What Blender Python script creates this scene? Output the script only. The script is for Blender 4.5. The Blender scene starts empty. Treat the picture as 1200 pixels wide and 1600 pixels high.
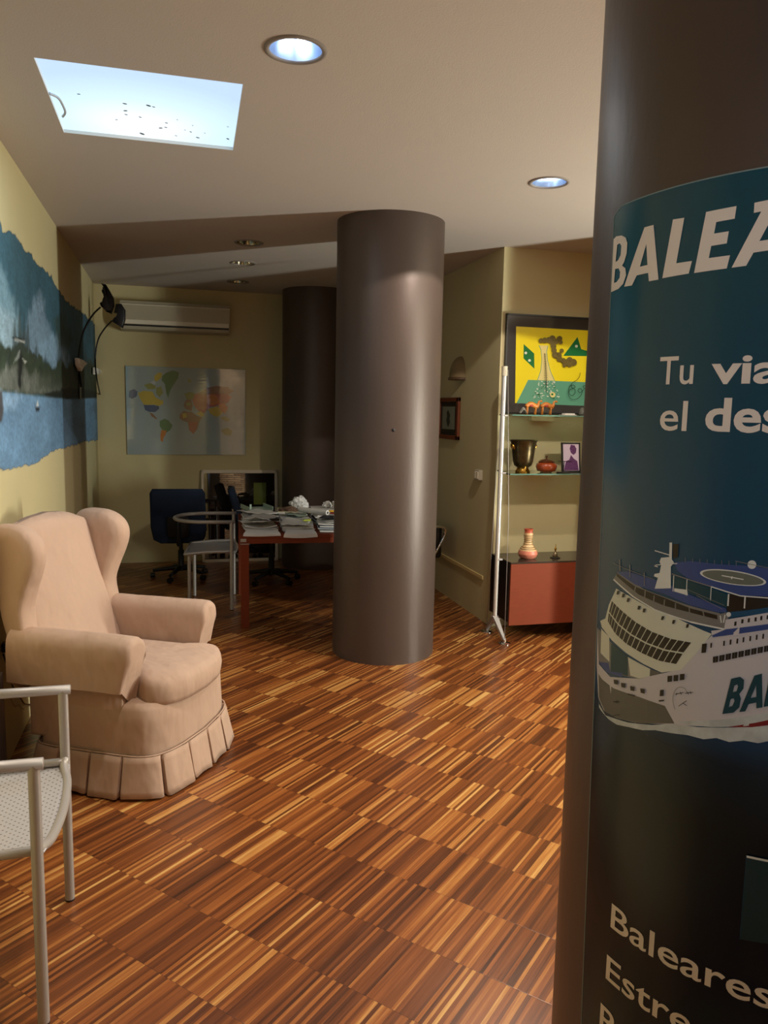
import bpy, bmesh, math, random
from mathutils import Vector, Matrix, noise
from mathutils.geometry import tessellate_polygon
random.seed(7)
R = math.radians
scene = bpy.context.scene
COL = scene.collection

# ------------------------------------------------------------------ camera
FPX = 1210.0
EYE = 1.6
PITCH, ROLL, YAW = R(7.4), R(1.16), R(15.2)
_F0 = Vector((math.sin(YAW), math.cos(YAW), 0)); _R0 = Vector((math.cos(YAW), -math.sin(YAW), 0)); _U0 = Vector((0, 0, 1))
FW = _F0*math.cos(PITCH) - _U0*math.sin(PITCH)
_U1 = _U0*math.cos(PITCH) + _F0*math.sin(PITCH)
RW = _R0*math.cos(ROLL) + _U1*math.sin(ROLL)
UW = -_R0*math.sin(ROLL) + _U1*math.cos(ROLL)
CAMPOS = Vector((0, 0, EYE))
cam = bpy.data.cameras.new('camera')
camo = bpy.data.objects.new('camera', cam); COL.objects.link(camo)
cam.sensor_fit = 'VERTICAL'; cam.sensor_height = 32.0; cam.lens = 32.0*FPX/1600.0
cam.clip_start = 0.02; cam.clip_end = 60
M = Matrix.Identity(4)
for i, v in enumerate((RW, UW, -FW)):
    for j in range(3): M[j][i] = v[j]
M.translation = CAMPOS
camo.matrix_world = M
scene.camera = camo

# ------------------------------------------------------------------ colour management, world
vs = scene.view_settings
vs.view_transform = 'Standard'; vs.look = 'None'; vs.gamma = 1.0; vs.use_curve_mapping = False
vs.exposure = 0.0
world = bpy.data.worlds.new('world'); scene.world = world; world.use_nodes = True
world.node_tree.nodes['Background'].inputs[0].default_value = (0.9, 0.75, 0.6, 1)
world.node_tree.nodes['Background'].inputs[1].default_value = 0.02

# ------------------------------------------------------------------ lights
def aim(o, d):
    o.rotation_euler = Vector(d).to_track_quat('-Z', 'Y').to_euler()
def area(name, loc, d, sx, sy, power, col, spread=180):
    l = bpy.data.lights.new(name, 'AREA'); l.shape = 'RECTANGLE'; l.size = sx; l.size_y = sy
    l.energy = power; l.color = col; l.spread = R(spread)
    o = bpy.data.objects.new(name, l); COL.objects.link(o); o.location = loc; aim(o, d); return o
def spot(name, loc, d, power, col, ang, blend=0.35, rad=0.05):
    l = bpy.data.lights.new(name, 'SPOT'); l.energy = power; l.color = col; l.spot_size = R(ang); l.spot_blend = blend
    l.shadow_soft_size = rad
    o = bpy.data.objects.new(name, l); COL.objects.link(o); o.location = loc; aim(o, d); return o
CEIL = 2.78
WL, WR, WB, WA, WE, WF = -0.74, 2.29, 8.25, 5.30, 4.60, -2.60   # left, right, back, alcove, east, front planes
area('assumed_side_light', (4.42, 2.68, 1.05), (-1, 0.75, 0.45), 0.09, 1.4, 120, (0.97, 1.0, 0.88))  # unseen source of unknown kind, assumed from the column's shadow edges
spot('pillar_cool_fill', (WL+0.12, -1.45, 1.9), (1.0, 1.25, 0.10), 70, (0.66, 0.80, 1.0), 60, 0.8, 0.18)  # cool fill added to tint the near pillar
DOWN_LIT = [(0.406, 2.726), (1.872, 3.795), (3.35, 2.75), (-0.1, 0.2), (2.6, 0.9), (0.84, 1.62), (1.20, 1.62)]  # the shelving one is unseen and assumed; those after it are unseen, added as fill and for the cladding
DOWN_OFF = [(0.535, 5.813), (0.564, 6.624), (0.598, 7.589)]
# each fitting: a main beam and the weaker wide spill of its bare lamp
DPW = [(70, 88, 2, 134), (26, 86, 70, 139), (115, 168, 0, 0), (8, 110, 0, 0), (10, 110, 0, 0), (42, 76, 0, 0), (42, 76, 0, 0)]
for (x, y), (pw, an, p2, a2) in zip(DOWN_LIT, DPW):
    spot('downlight_beam', (x, y, CEIL-0.015), (0, 0, -1), pw, (1.0, 0.87, 0.72), an, 0.25, 0.055)
    if p2: spot('downlight_spill', (x, y, CEIL-0.012), (0, 0, -1), p2, (1.0, 0.87, 0.74), a2, 0.02, 0.025)
area('skylight_panel_light', (-0.09, 3.44, CEIL-0.01), (0, 0, -1), 0.66, 0.66, 7, (0.80, 0.92, 1.0))
for x in (1.0, 1.5):
    spot('assumed_stone_spot', (x, WF+0.42, CEIL-0.03), (0, -0.42, -1), 90, (1.0, 0.86, 0.66), 70, 0.7, 0.03)  # unseen spots, assumed from bright patches reflected in the map

# ------------------------------------------------------------------ pixel -> world (photo frame 1200x1600)
def ray(x, y): return FW + RW*((x-600)/FPX) - UW*((y-800)/FPX)
def on_z(x, y, z=0.0):
    d = ray(x, y); return CAMPOS + d*((z-EYE)/d.z)
def on_x(x, y, X):
    d = ray(x, y); return CAMPOS + d*(X/d.x)
def on_y(x, y, Y):
    d = ray(x, y); return CAMPOS + d*(Y/d.y)

# ------------------------------------------------------------------ materials
def lin(c):
    c = c/255.0
    return c/12.92 if c <= 0.04045 else ((c+0.055)/1.055)**2.4
def rgb(r, g, b): return (lin(r), lin(g), lin(b), 1.0)
MATS = {}; GLOSSY = []
def mat(name, col, rough=0.6, metal=0.0, var=0.0, vscale=8.0, bump=0.0, bscale=40.0, coat=0.0, trans=0.0, emit=None, estr=0.0, ior=1.5, alpha=1.0, sheen=0.0, stretch=None, bdist=0.01, bdet=5):
    if name in MATS: return MATS[name]
    m = bpy.data.materials.new(name); m.use_nodes = True
    nt = m.node_tree; b = nt.nodes['Principled BSDF']
    c = rgb(*col)
    b.inputs['Base Color'].default_value = c
    b.inputs['Roughness'].default_value = rough; b.inputs['Metallic'].default_value = metal
    b.inputs['IOR'].default_value = ior; b.inputs['Alpha'].default_value = alpha
    b.inputs['Coat Weight'].default_value = coat; b.inputs['Coat Roughness'].default_value = 0.08
    b.inputs['Transmission Weight'].default_value = trans
    b.inputs['Sheen Weight'].default_value = sheen
    if emit: b.inputs['Emission Color'].default_value = rgb(*emit); b.inputs['Emission Strength'].default_value = estr
    tc = nt.nodes.new('ShaderNodeTexCoord'); mp = nt.nodes.new('ShaderNodeMapping')
    nt.links.new(tc.outputs['Object'], mp.inputs[0])
    if stretch: mp.inputs['Scale'].default_value = stretch
    if var > 0:
        n = nt.nodes.new('ShaderNodeTexNoise'); n.inputs['Scale'].default_value = vscale; n.inputs['Detail'].default_value = 4
        nt.links.new(mp.outputs[0], n.inputs['Vector'])
        mx = nt.nodes.new('ShaderNodeMix'); mx.data_type = 'RGBA'
        mx.inputs[6].default_value = tuple(v*(1-var) for v in c[:3])+(1,); mx.inputs[7].default_value = tuple(min(1, v*(1+var)) for v in c[:3])+(1,)
        nt.links.new(n.outputs['Fac'], mx.inputs[0]); nt.links.new(mx.outputs[2], b.inputs['Base Color'])
    if bump > 0:
        n2 = nt.nodes.new('ShaderNodeTexNoise'); n2.inputs['Scale'].default_value = bscale; n2.inputs['Detail'].default_value = bdet
        nt.links.new(mp.outputs[0], n2.inputs['Vector'])
        bp = nt.nodes.new('ShaderNodeBump'); bp.inputs['Strength'].default_value = bump; bp.inputs['Distance'].default_value = bdist
        nt.links.new(n2.outputs['Fac'], bp.inputs['Height']); nt.links.new(bp.outputs[0], b.inputs['Normal'])
    MATS[name] = m
    return m

WALL = mat('cream_wall_paint', (206, 194, 150), 0.75, var=0.05, vscale=1.5, bump=0.08, bscale=120)
CEILM = mat('ceiling_paint', (194, 185, 178), 0.8, var=0.04, vscale=1.0, bump=0.12, bscale=160)
COLM = mat('column_metal_paint', (84, 71, 65), 0.42, metal=0.25, var=0.16, vscale=1.6, bump=0.05, bscale=30, stretch=(2, 2, 0.6))
ALU = mat('brushed_aluminium', (172, 167, 164), 0.42, metal=0.35, var=0.05)
CHROME = mat('chrome', (220, 218, 212), 0.15, metal=1.0)
BLACK = mat('black_satin', (14, 13, 13), 0.35)
DARKPL = mat('dark_plastic', (18, 18, 20), 0.5)
FABRIC = mat('beige_slipcover_cotton', (186, 157, 138), 0.9, var=0.05, vscale=6, bump=0.5, bscale=9, sheen=0.05, bdist=0.04, bdet=2.4, stretch=(1, 1, 0.55))
NAVY = mat('navy_fabric', (6, 26, 52), 0.85, var=0.1, vscale=60, bump=0.2, bscale=300)
REDWOOD = mat('red_cherry_wood', (122, 56, 34), 0.6, ior=1.25, var=0.12, vscale=5, stretch=(3, 3, 12))
WHITE = mat('white_paper', (214, 208, 200), 0.7, var=0.03)
GLASS = mat('shelf_glass', (200, 235, 225), 0.03, trans=1.0, ior=1.45)
WHITEPL = mat('white_plastic', (188, 180, 160), 0.45)
BRASS = mat('antique_brass', (74, 62, 38), 0.30, metal=0.8, var=0.7, vscale=30)
BRASSB = mat('bright_brass', (200, 156, 70), 0.2, metal=1.0)
GOLDW = mat('orange_lacquered_wood', (190, 116, 44), 0.35, var=0.25, vscale=30)
REDP = mat('red_paint', (150, 36, 26), 0.4)

def ripple(m):
    nt = m.node_tree; tc = nt.nodes['Texture Coordinate']; mp = nt.nodes.new('ShaderNodeMapping'); mp.inputs['Scale'].default_value = (6, 1, 55)
    n = nt.nodes.new('ShaderNodeTexNoise'); n.inputs['Scale'].default_value = 1.0; n.inputs['Detail'].default_value = 2
    bp = nt.nodes.new('ShaderNodeBump'); bp.inputs['Strength'].default_value = 0.5; bp.inputs['Distance'].default_value = 0.0008
    nt.links.new(tc.outputs['Object'], mp.inputs[0]); nt.links.new(mp.outputs[0], n.inputs['Vector']); nt.links.new(n.outputs['Fac'], bp.inputs['Height'])
    nt.links.new(bp.outputs[0], nt.nodes['Principled BSDF'].inputs['Coat Normal'])
def parquet():
    m = bpy.data.materials.new('strip_parquet'); m.use_nodes = True
    nt = m.node_tree; N = nt.nodes.new; L = nt.links.new; b = nt.nodes['Principled BSDF']
    def math_(op, a, b_=None, c=None):
        n = N('ShaderNodeMath'); n.operation = op
        for i, v in enumerate((a, b_, c)):
            if v is None: continue
            if isinstance(v, (int, float)): n.inputs[i].default_value = v
            else: L(v, n.inputs[i])
        return n.outputs[0]
    tc = N('ShaderNodeTexCoord')
    def dot(v):
        n = N('ShaderNodeVectorMath'); n.operation = 'DOT_PRODUCT'; L(tc.outputs['Object'], n.inputs[0]); n.inputs[1].default_value = v; return n.outputs['Value']
    a = R(48.0)
    u = dot((math.sin(a), math.cos(a), 0)); v = dot((-math.cos(a), math.sin(a), 0))
    un = math_('DIVIDE', math_('SUBTRACT', u, 1.883), 0.26)
    row = math_('FLOOR', un); fu = math_('FRACT', un)
    # individual strips, irregular widths
    w = math_('ADD', math_('MULTIPLY', v, 84.0), math_('MULTIPLY', row, 57.31))
    vo = N('ShaderNodeTexVoronoi'); vo.voronoi_dimensions = '1D'; vo.feature = 'F1'; L(w, vo.inputs['W']); vo.inputs['Scale'].default_value = 1.0
    ve = N('ShaderNodeTexVoronoi'); ve.voronoi_dimensions = '1D'; ve.feature = 'DISTANCE_TO_EDGE'; L(w, ve.inputs['W']); ve.inputs['Scale'].default_value = 1.0
    sx = N('ShaderNodeSeparateColor'); L(vo.outputs['Color'], sx.inputs[0])
    # grain
    cv = N('ShaderNodeCombineXYZ'); L(math_('MULTIPLY', u, 3.5), cv.inputs[0]); L(math_('MULTIPLY', v, 110.0), cv.inputs[1]); L(math_('MULTIPLY', sx.outputs[1], 40.0), cv.inputs[2])
    gr = N('ShaderNodeTexNoise'); gr.inputs['Scale'].default_value = 1.0; gr.inputs['Detail'].default_value = 5; gr.inputs['Roughness'].default_value = 0.65; L(cv.outputs[0], gr.inputs['Vector'])
    # panel tint
    pv = N('ShaderNodeCombineXYZ'); L(row, pv.inputs[0]); L(math_('FLOOR', math_('ADD', math_('DIVIDE', v, 0.235), math_('MULTIPLY', row, 0.37))), pv.inputs[1])
    pn = N('ShaderNodeTexWhiteNoise'); pn.noise_dimensions = '2D'; L(pv.outputs[0], pn.inputs['Vector'])
    v2 = N('ShaderNodeTexVoronoi'); v2.voronoi_dimensions = '1D'; L(math_('ADD', math_('MULTIPLY', v, 24.0), math_('MULTIPLY', row, 31.7)), v2.inputs['W']); v2.inputs['Scale'].default_value = 1.0
    sy = N('ShaderNodeSeparateColor'); L(v2.outputs['Color'], sy.inputs[0])
    f = math_('ADD', math_('MULTIPLY', math_('POWER', sx.outputs[0], 1.5), 0.66), math_('MULTIPLY', math_('SUBTRACT', gr.outputs['Fac'], 0.5), 0.7))
    f = math_('ADD', f, math_('MULTIPLY', math_('SUBTRACT', sy.outputs[0], 0.5), 0.20))
    f = math_('ADD', f, math_('MULTIPLY', math_('SUBTRACT', pn.outputs['Value'], 0.5), 0.20))
    f = math_('ADD', f, 0.235)
    cr = N('ShaderNodeValToRGB'); L(f, cr.inputs[0]); e = cr.color_ramp.elements
    e[0].position = 0.0; e[0].color = rgb(58, 31, 17); e[1].position = 1.0; e[1].color = rgb(208, 162, 96)
    for p, c in ((0.22, (92, 49, 24)), (0.45, (122, 68, 32)), (0.66, (150, 88, 42)), (0.82, (176, 118, 60))):
        k = e.new(p); k.color = rgb(*c)
    # seams
    seam = math_('MINIMUM', fu, math_('SUBTRACT', 1.0, fu))
    s1 = math_('SMOOTH_MIN', math_('DIVIDE', seam, 0.007), 1.0, 0.1)
    s2 = math_('SMOOTH_MIN', math_('ADD', math_('DIVIDE', ve.outputs['Distance'], 0.06), 0.75), 1.0, 0.1)
    gv = math_('MULTIPLY', math_('ADD', math_('MULTIPLY', s1, 0.45), 0.55), s2)
    mx = N('ShaderNodeMix'); mx.data_type = 'RGBA'; mx.blend_type = 'MULTIPLY'; mx.inputs[0].default_value = 1.0
    L(cr.outputs[0], mx.inputs[6]); L(gv, mx.inputs[7]); L(mx.outputs[2], b.inputs['Base Color'])
    rn = N('ShaderNodeMapRange'); L(gr.outputs['Fac'], rn.inputs[0]); rn.inputs[3].default_value = 0.22; rn.inputs[4].default_value = 0.40
    L(rn.outputs[0], b.inputs['Roughness'])
    bp = N('ShaderNodeBump'); bp.inputs['Strength'].default_value = 0.25; bp.inputs['Distance'].default_value = 0.002; L(gv, bp.inputs['Height']); L(bp.outputs[0], b.inputs['Normal'])
    return m
PARQ = parquet()

def stone():
    m = bpy.data.materials.new('stacked_stone_cladding'); m.use_nodes = True
    nt = m.node_tree; N = nt.nodes.new; L = nt.links.new; b = nt.nodes['Principled BSDF']
    tc = N('ShaderNodeTexCoord'); mp = N('ShaderNodeMapping'); mp.inputs['Rotation'].default_value = (R(90), 0, 0); L(tc.outputs['Object'], mp.inputs[0])
    br = N('ShaderNodeTexBrick'); L(mp.outputs[0], br.inputs['Vector']); br.inputs['Scale'].default_value = 4
    br.inputs['Brick Width'].default_value = 1.1; br.inputs['Row Height'].default_value = 0.16; br.inputs['Mortar Size'].default_value = 0.02
    br.inputs['Color1'].default_value = rgb(226, 196, 160); br.inputs['Color2'].default_value = rgb(170, 138, 110); br.inputs['Mortar'].default_value = rgb(70, 52, 40)
    L(br.outputs['Color'], b.inputs['Base Color']); b.inputs['Roughness'].default_value = 0.85
    bp = N('ShaderNodeBump'); bp.inputs['Strength'].default_value = 1.0; bp.inputs['Distance'].default_value = 0.03; L(br.outputs['Fac'], bp.inputs['Height']); bp.invert = True; L(bp.outputs[0], b.inputs['Normal'])
    return m
STONE = stone()

# ------------------------------------------------------------------ mesh helpers
def frame_of(root): return Matrix.LocRotScale(root.location, root.rotation_euler, None)
def obj(name, bm, mats, parent=None, smooth=False, world=False, subsurf=0, autos=None):
    """link bm as ONE mesh object; world=True: coordinates are world ones, moved into the parent's frame"""
    if world and parent is not None:
        mt = frame_of(parent)
        if parent.parent is not None: mt = frame_of(parent.parent) @ mt
        bm.transform(mt.inverted())
    bmesh.ops.recalc_face_normals(bm, faces=bm.faces[:])
    me = bpy.data.meshes.new(name); bm.to_mesh(me); bm.free()
    for mm in (mats if isinstance(mats, (list, tuple)) else [mats]): me.materials.append(mm)
    if smooth:
        for p in me.polygons: p.use_smooth = True
        if autos:
            me.set_sharp_from_angle(angle=R(autos))
    o = bpy.data.objects.new(name, me); COL.objects.link(o)
    if parent is not None: o.parent = parent
    if subsurf:
        s = o.modifiers.new('subsurf', 'SUBSURF'); s.levels = subsurf; s.render_levels = subsurf
    return o
def tag(o, label, cat, group=None):
    o['label'] = label; o['category'] = cat
    if group: o['group'] = group
    return o
def thing(name, label, cat, loc=(0, 0, 0), rz=0.0, group=None):
    o = bpy.data.objects.new(name, None); COL.objects.link(o); o.empty_display_size = 0.1
    o.location = loc; o.rotation_euler = (0, 0, rz)
    return tag(o, label, cat, group)
def struct(name, bm, m, **k):
    o = obj(name, bm, m, **k); o['kind'] = 'structure'; return o
def dup(root, loc, rz, label, group=None):
    r = root.copy(); COL.objects.link(r); r.location = loc; r.rotation_euler = (0, 0, rz); r['label'] = label
    if group: r['group'] = group
    for ch in list(root.children):
        c = ch.copy(); COL.objects.link(c); c.parent = r
        for g in ch.children:
            d = g.copy(); COL.objects.link(d); d.parent = c
    return r
BM = bmesh.new
def box(bm, lo, hi, bev=0.0, seg=2, mi=0, mtx=None):
    lo = Vector(lo); hi = Vector(hi)
    r = bmesh.ops.create_cube(bm, size=1.0, matrix=Matrix.Translation((lo+hi)/2) @ Matrix.Diagonal((*(hi-lo), 1)))
    vs_ = r['verts']
    fs = set(f for v in vs_ for f in v.link_faces)
    for f in fs: f.material_index = mi
    if bev > 0:
        es = set(e for v in vs_ for e in v.link_edges)
        rr = bmesh.ops.bevel(bm, geom=list(es), offset=bev, segments=seg, affect='EDGES', profile=0.5)
        vs_ = list(set(rr['verts']) | set(v for v in vs_ if v.is_valid))
        for f in rr['faces']: f.material_index = mi
    if mtx is not None: bmesh.ops.transform(bm, matrix=mtx, verts=[v for v in vs_ if v.is_valid])
    return bm
def smooth_path(pts, n=8, closed=False):
    pts = [Vector(p) for p in pts]
    out = []; N = len(pts)
    rng = range(N if closed else N-1)
    for i in rng:
        p0 = pts[(i-1) % N] if (closed or i > 0) else pts[i]
        p1 = pts[i]; p2 = pts[(i+1) % N]
        p3 = pts[(i+2) % N] if (closed or i+2 < N) else p2
        for k in range(n):
            t = k/n
            out.append(0.5*((2*p1)+(-p0+p2)*t+(2*p0-5*p1+4*p2-p3)*t*t+(-p0+3*p1-3*p2+p3)*t**3))
    if not closed: out.append(pts[-1])
    return out
def tube(bm, pts, r, seg=12, closed=False, mi=0, caps=True):
    pts = [Vector(p) for p in pts]; N = len(pts)
    rr = r if isinstance(r, (list, tuple)) else [r]*N
    rings = []; nrm = None
    for i in range(N):
        a = pts[i-1] if (i > 0 or closed) else pts[i]; b = pts[(i+1) % N] if (i < N-1 or closed) else pts[i]
        t = (b-a).normalized()
        if nrm is None:
            nrm = t.orthogonal().normalized()
        nrm = (nrm - t*nrm.dot(t)).normalized(); bn = t.cross(nrm)
        rings.append([bm.verts.new(pts[i]+(nrm*math.cos(2*math.pi*k/seg)+bn*math.sin(2*math.pi*k/seg))*rr[i]) for k in range(seg)])
    M_ = N if closed else N-1
    for i in range(M_):
        A = rings[i]; B = rings[(i+1) % N]
        for k in range(seg):
            f = bm.faces.new((A[k], A[(k+1) % seg], B[(k+1) % seg], B[k])); f.material_index = mi
    if caps and not closed:
        for rg in (rings[0], rings[-1]):
            f = bm.faces.new(rg); f.material_index = mi
    return bm
def lathe(bm, prof, c=(0, 0, 0), seg=32, mi=0, z=1):
    """prof: (radius, z) list; closed with fans where radius is 0"""
    rings = []
    for (r, h) in prof:
        if r < 1e-6: rings.append([bm.verts.new((c[0], c[1], c[2]+h))])
        else: rings.append([bm.verts.new((c[0]+r*math.cos(2*math.pi*k/seg), c[1]+r*math.sin(2*math.pi*k/seg), c[2]+h)) for k in range(seg)])
    for A, B in zip(rings, rings[1:]):
        for k in range(seg):
            k2 = (k+1) % seg
            q = []
            if len(A) == 1: q = [A[0], B[k2], B[k]]
            elif len(B) == 1: q = [A[k], A[k2], B[0]]
            else: q = [A[k], A[k2], B[k2], B[k]]
            f = bm.faces.new(q); f.material_index = mi
    return bm
def prism(bm, outline, t0, t1, bev=0.0, seg=3, mi=0, mp=None):
    """2-D outline extruded between t0 and t1 ; mp(x,y,t)->point"""
    mp = mp or (lambda x, y, t: (x, y, t))
    a = [bm.verts.new(mp(x, y, t0)) for x, y in outline]; b = [bm.verts.new(mp(x, y, t1)) for x, y in outline]
    fs = [bm.faces.new(a), bm.faces.new(b[::-1])]
    rim = []
    for i in range(len(a)):
        j = (i+1) % len(a); f = bm.faces.new((a[i], b[i], b[j], a[j])); fs.append(f)
    for f in fs: f.material_index = mi
    if bev > 0:
        es = [e for e in set(e for f in fs[:2] for e in f.edges)]
        rr = bmesh.ops.bevel(bm, geom=es, offset=bev, segments=seg, affect='EDGES', profile=0.5)
        for f in rr['faces']: f.material_index = mi
    return bm
def flat(bm, loops, mi=0, mp=None, off=0.0):
    """tessellated flat shape with holes; loops of 2-D points; mp(x,y,off)->point"""
    mp = mp or (lambda x, y, o: (x, y, o))
    pl = [[Vector((x, y, 0)) for x, y in lp] for lp in loops]
    tris = tessellate_polygon(pl); fl = [p for lp in pl for p in lp]
    vv = [bm.verts.new(mp(p.x, p.y, off)) for p in fl]
    for t in tris:
        try:
            f = bm.faces.new([vv[i] for i in t]); f.material_index = mi
        except ValueError: pass
    return bm
def text_tris(body, bold=0.0, shear=0.0, space=1.0):
    """returns (verts2d, faces) of the lettering, height unit: cap height ~0.73"""
    cu = bpy.data.curves.new('t', 'FONT'); cu.body = body; cu.size = 1.0; cu.offset = bold; cu.shear = shear; cu.space_character = space
    cu.resolution_u = 4
    o = bpy.data.objects.new('t', cu); COL.objects.link(o)
    dg = bpy.context.evaluated_depsgraph_get(); me = bpy.data.meshes.new_from_object(o.evaluated_get(dg))
    vs_ = [(v.co.x, v.co.y) for v in me.vertices]; fs = [tuple(p.vertices) for p in me.polygons]
    bpy.data.objects.remove(o); bpy.data.curves.remove(cu); bpy.data.meshes.remove(me)
    return vs_, fs
def grid_surface(bm, fn, nu, nv, closed_u=False, mi=0):
    g = [[bm.verts.new(fn(i/nu if closed_u else i/(nu-1), j/(nv-1))) for i in range(nu)] for j in range(nv)]
    for j in range(nv-1):
        for i in range(nu if closed_u else nu-1):
            k = (i+1) % nu
            f = bm.faces.new((g[j][i], g[j][k], g[j+1][k], g[j+1][i])); f.material_index = mi
    return g
def circle(cx, cy, r, n=32, ry=None):
    return [(cx+r*math.cos(2*math.pi*k/n), cy+(ry or r)*math.sin(2*math.pi*k/n)) for k in range(n)]

# ------------------------------------------------------------------ the room
struct('floor', box(BM(), (WL-0.1, WF-0.1, -0.08), (WE+0.1, WB+0.1, 0.0)), PARQ)
SKY = [(-0.447, 3.058), (0.262, 3.058), (0.280, 3.815), (-0.447, 3.815)]
bm = BM()
flat(bm, [[(WL-0.1, WF-0.1), (WE+0.1, WF-0.1), (WE+0.1, WB+0.1), (WL-0.1, WB+0.1)], SKY]+[circle(x, y, 0.088) for x, y in DOWN_LIT+DOWN_OFF], mp=lambda x, y, o: (x, y, CEIL))
struct('ceiling', bm, CEILM)
struct('wall_left', box(BM(), (WL-0.1, WF-0.1, 0), (WL, WB+0.1, CEIL)), WALL)
struct('wall_back', box(BM(), (WL, WB, 0), (WR+0.001, WB+0.1, CEIL)), WALL)
struct('wall_right', box(BM(), (WR, WA, 0), (WR+0.12, WB+0.1, CEIL)), WALL)
struct('wall_alcove', box(BM(), (WR+0.12, WA, 0), (WE+0.1, WA+0.12, CEIL)), WALL)
struct('added_wall_fin', box(BM(), (3.12, 4.30, 0), (WE, 4.42, CEIL)), WALL)  # unseen fin added to keep the assumed side light off the shelf wall
bm = BM()   # east wall with a tall narrow slot, added for the assumed side light
box(bm, (WE, WF-0.1, 0), (WE+0.1, 2.45, CEIL)); box(bm, (WE, 2.85, 0), (WE+0.1, WA, CEIL)); box(bm, (WE, 2.45, 2.5), (WE+0.1, 2.85, CEIL)); box(bm, (WE, 2.45, 0), (WE+0.1, 2.85, 0.2))
struct('wall_east', bm, WALL)
LITGLASS = mat('added_side_glass', (200, 210, 215), 0.2, emit=(215, 232, 235), estr=0.9)  # glowing pane of the added side window
w = struct('added_side_window', box(BM(), (WE+0.03, 2.49, 0.24), (WE+0.05, 2.81, 2.46)), LITGLASS)  # unseen window, added to go with the assumed side light
bm = BM()
for a, b in (((2.45, 0.2), (2.49, 2.5)), ((2.81, 0.2), (2.85, 2.5)), ((2.45, 0.2), (2.85, 0.24)), ((2.45, 2.46), (2.85, 2.5))):
    box(bm, (WE-0.01, a[0], a[1]), (WE+0.08, b[0], b[1]), 0.004)
obj('added_window_frame', bm, ALU, w)
struct('wall_front', box(BM(), (WL, WF-0.1, 0), (WE, WF, CEIL)), WALL)
ADDGLASS = mat('added_window_glass', (60, 70, 90), 0.15, emit=(120, 140, 175), estr=0.04)
w = struct('added_window', box(BM(), (WL+0.002, -1.95, 0.8), (WL+0.02, -0.95, 2.4)), ADDGLASS)  # unseen window, added to go with the cool pillar fill
bm = BM()
for a, b2 in (((-2.0, 0.75), (-1.95, 2.45)), ((-0.95, 0.75), (-0.90, 2.45)), ((-2.0, 0.75), (-0.9, 0.8)), ((-2.0, 2.4), (-0.9, 2.45))): box(bm, (WL+0.001, a[0], a[1]), (WL+0.045, b2[0], b2[1]), 0.004)
obj('added_window_frame', bm, ALU, w)
o = struct('wall_stone_panel', box(BM(), (0.78, WF, 0), (1.95, WF+0.06, CEIL)), STONE)
o.name = 'wall_stone'
# short painted dado strip on the right wall
p0, p1 = on_x(684, 866, WR), on_x(755.5, 903, WR)
struct('trim_1', box(BM(), (WR-0.012, p1.y, 0.325), (WR, p0.y+1.2, 0.355), 0.004), mat('dado_strip', (222, 200, 140), 0.5))

# ------------------------------------------------------------------ columns
CR = 0.34
def column(x, y, r, label):
    bm = BM(); lathe(bm, [(0, 0), (r, 0), (r, 0.7), (r, 1.4), (r, 2.1), (r, CEIL)], (0, 0, 0), 128)
    o = obj('round_column', bm, COLM, smooth=True, autos=40); o.location = (x, y, 0)
    return tag(o, label, 'column')
c1 = column(1.343, 4.91, CR, 'brown-grey round column standing free in the middle of the parquet')
# nail mark on the column
hp = Vector((1.343, 4.91, 0)); d = ray(615, 672); a_ = d.x**2+d.y**2; b_ = -2*(d.x*hp.x+d.y*hp.y); c_ = hp.x**2+hp.y**2-CR*CR
t_ = (-b_-math.sqrt(b_*b_-4*a_*c_))/(2*a_); q = CAMPOS+d*t_
bm = BM(); bmesh.ops.create_uvsphere(bm, u_segments=12, v_segments=8, radius=0.011, matrix=Matrix.Translation(q-Vector((0, 0, 0))) @ Matrix.Diagonal((1, 0.5, 1, 1)))
bm.transform(Matrix.Translation(-Vector((1.343, 4.91, 0))))
obj('plugged_hole', bm, DARKPL, c1, smooth=True)
column(1.40, 7.90, CR, 'dark round column in the shade beside the world map')
# near pillar with the poster
PD, PAZ = 1.405, R(43.4)
PX, PY, PR = PD*math.sin(PAZ), PD*math.cos(PAZ), 0.34
pil = column(PX, PY, PR, 'nearest round column at the right edge, wrapped with the ferry poster')
bm = BM()
grid_surface(bm, lambda u, v: ((PR+0.012)*math.cos(R(-5+118*u)), (PR+0.012)*math.sin(R(-5+118*u)), 0.002+v*(CEIL-0.004)), 40, 2)
obj('added_cladding', bm, STONE, pil, True)  # hidden shell added to give the map a pale band to reflect
def pcyl(x, y):
    """photo point -> (arc length s, z) on the near pillar; s grows to the right"""
    d = ray(x, y); a = d.x**2+d.y**2; b = -2*(d.x*PX+d.y*PY); c = PX**2+PY**2-PR**2
    D = b*b-4*a*c
    t = (-b-math.sqrt(max(D, 0)))/(2*a); p = CAMPOS+d*t
    if D < 0:
        v = Vector((p.x-PX, p.y-PY)).normalized()*PR; p.x = PX+v.x; p.y = PY+v.y
    th = math.atan2(p.y-PY, p.x-PX); th0 = math.atan2(-PY, -PX)
    dth = (th-th0+math.pi) % (2*math.pi)-math.pi
    return dth*PR, p.z
TH0 = math.atan2(-PY, -PX)
def wrap(bm, step=0.012):
    """bend a flat (s,z,offset) mesh onto the pillar"""
    smin = min(v.co.x for v in bm.verts); smax = max(v.co.x for v in bm.verts)
    k = math.floor(smin/step)+1
    while k*step < smax:
        bmesh.ops.bisect_plane(bm, geom=bm.verts[:]+bm.edges[:]+bm.faces[:], plane_co=(k*step, 0, 0), plane_no=(1, 0, 0), dist=1e-6)
        k += 1
    for v in bm.verts:
        s, z, o_ = v.co; th = TH0+s/PR; r = PR+0.0015+o_
        v.co = Vector((PX+r*math.cos(th), PY+r*math.sin(th), z))
    return bm
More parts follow.
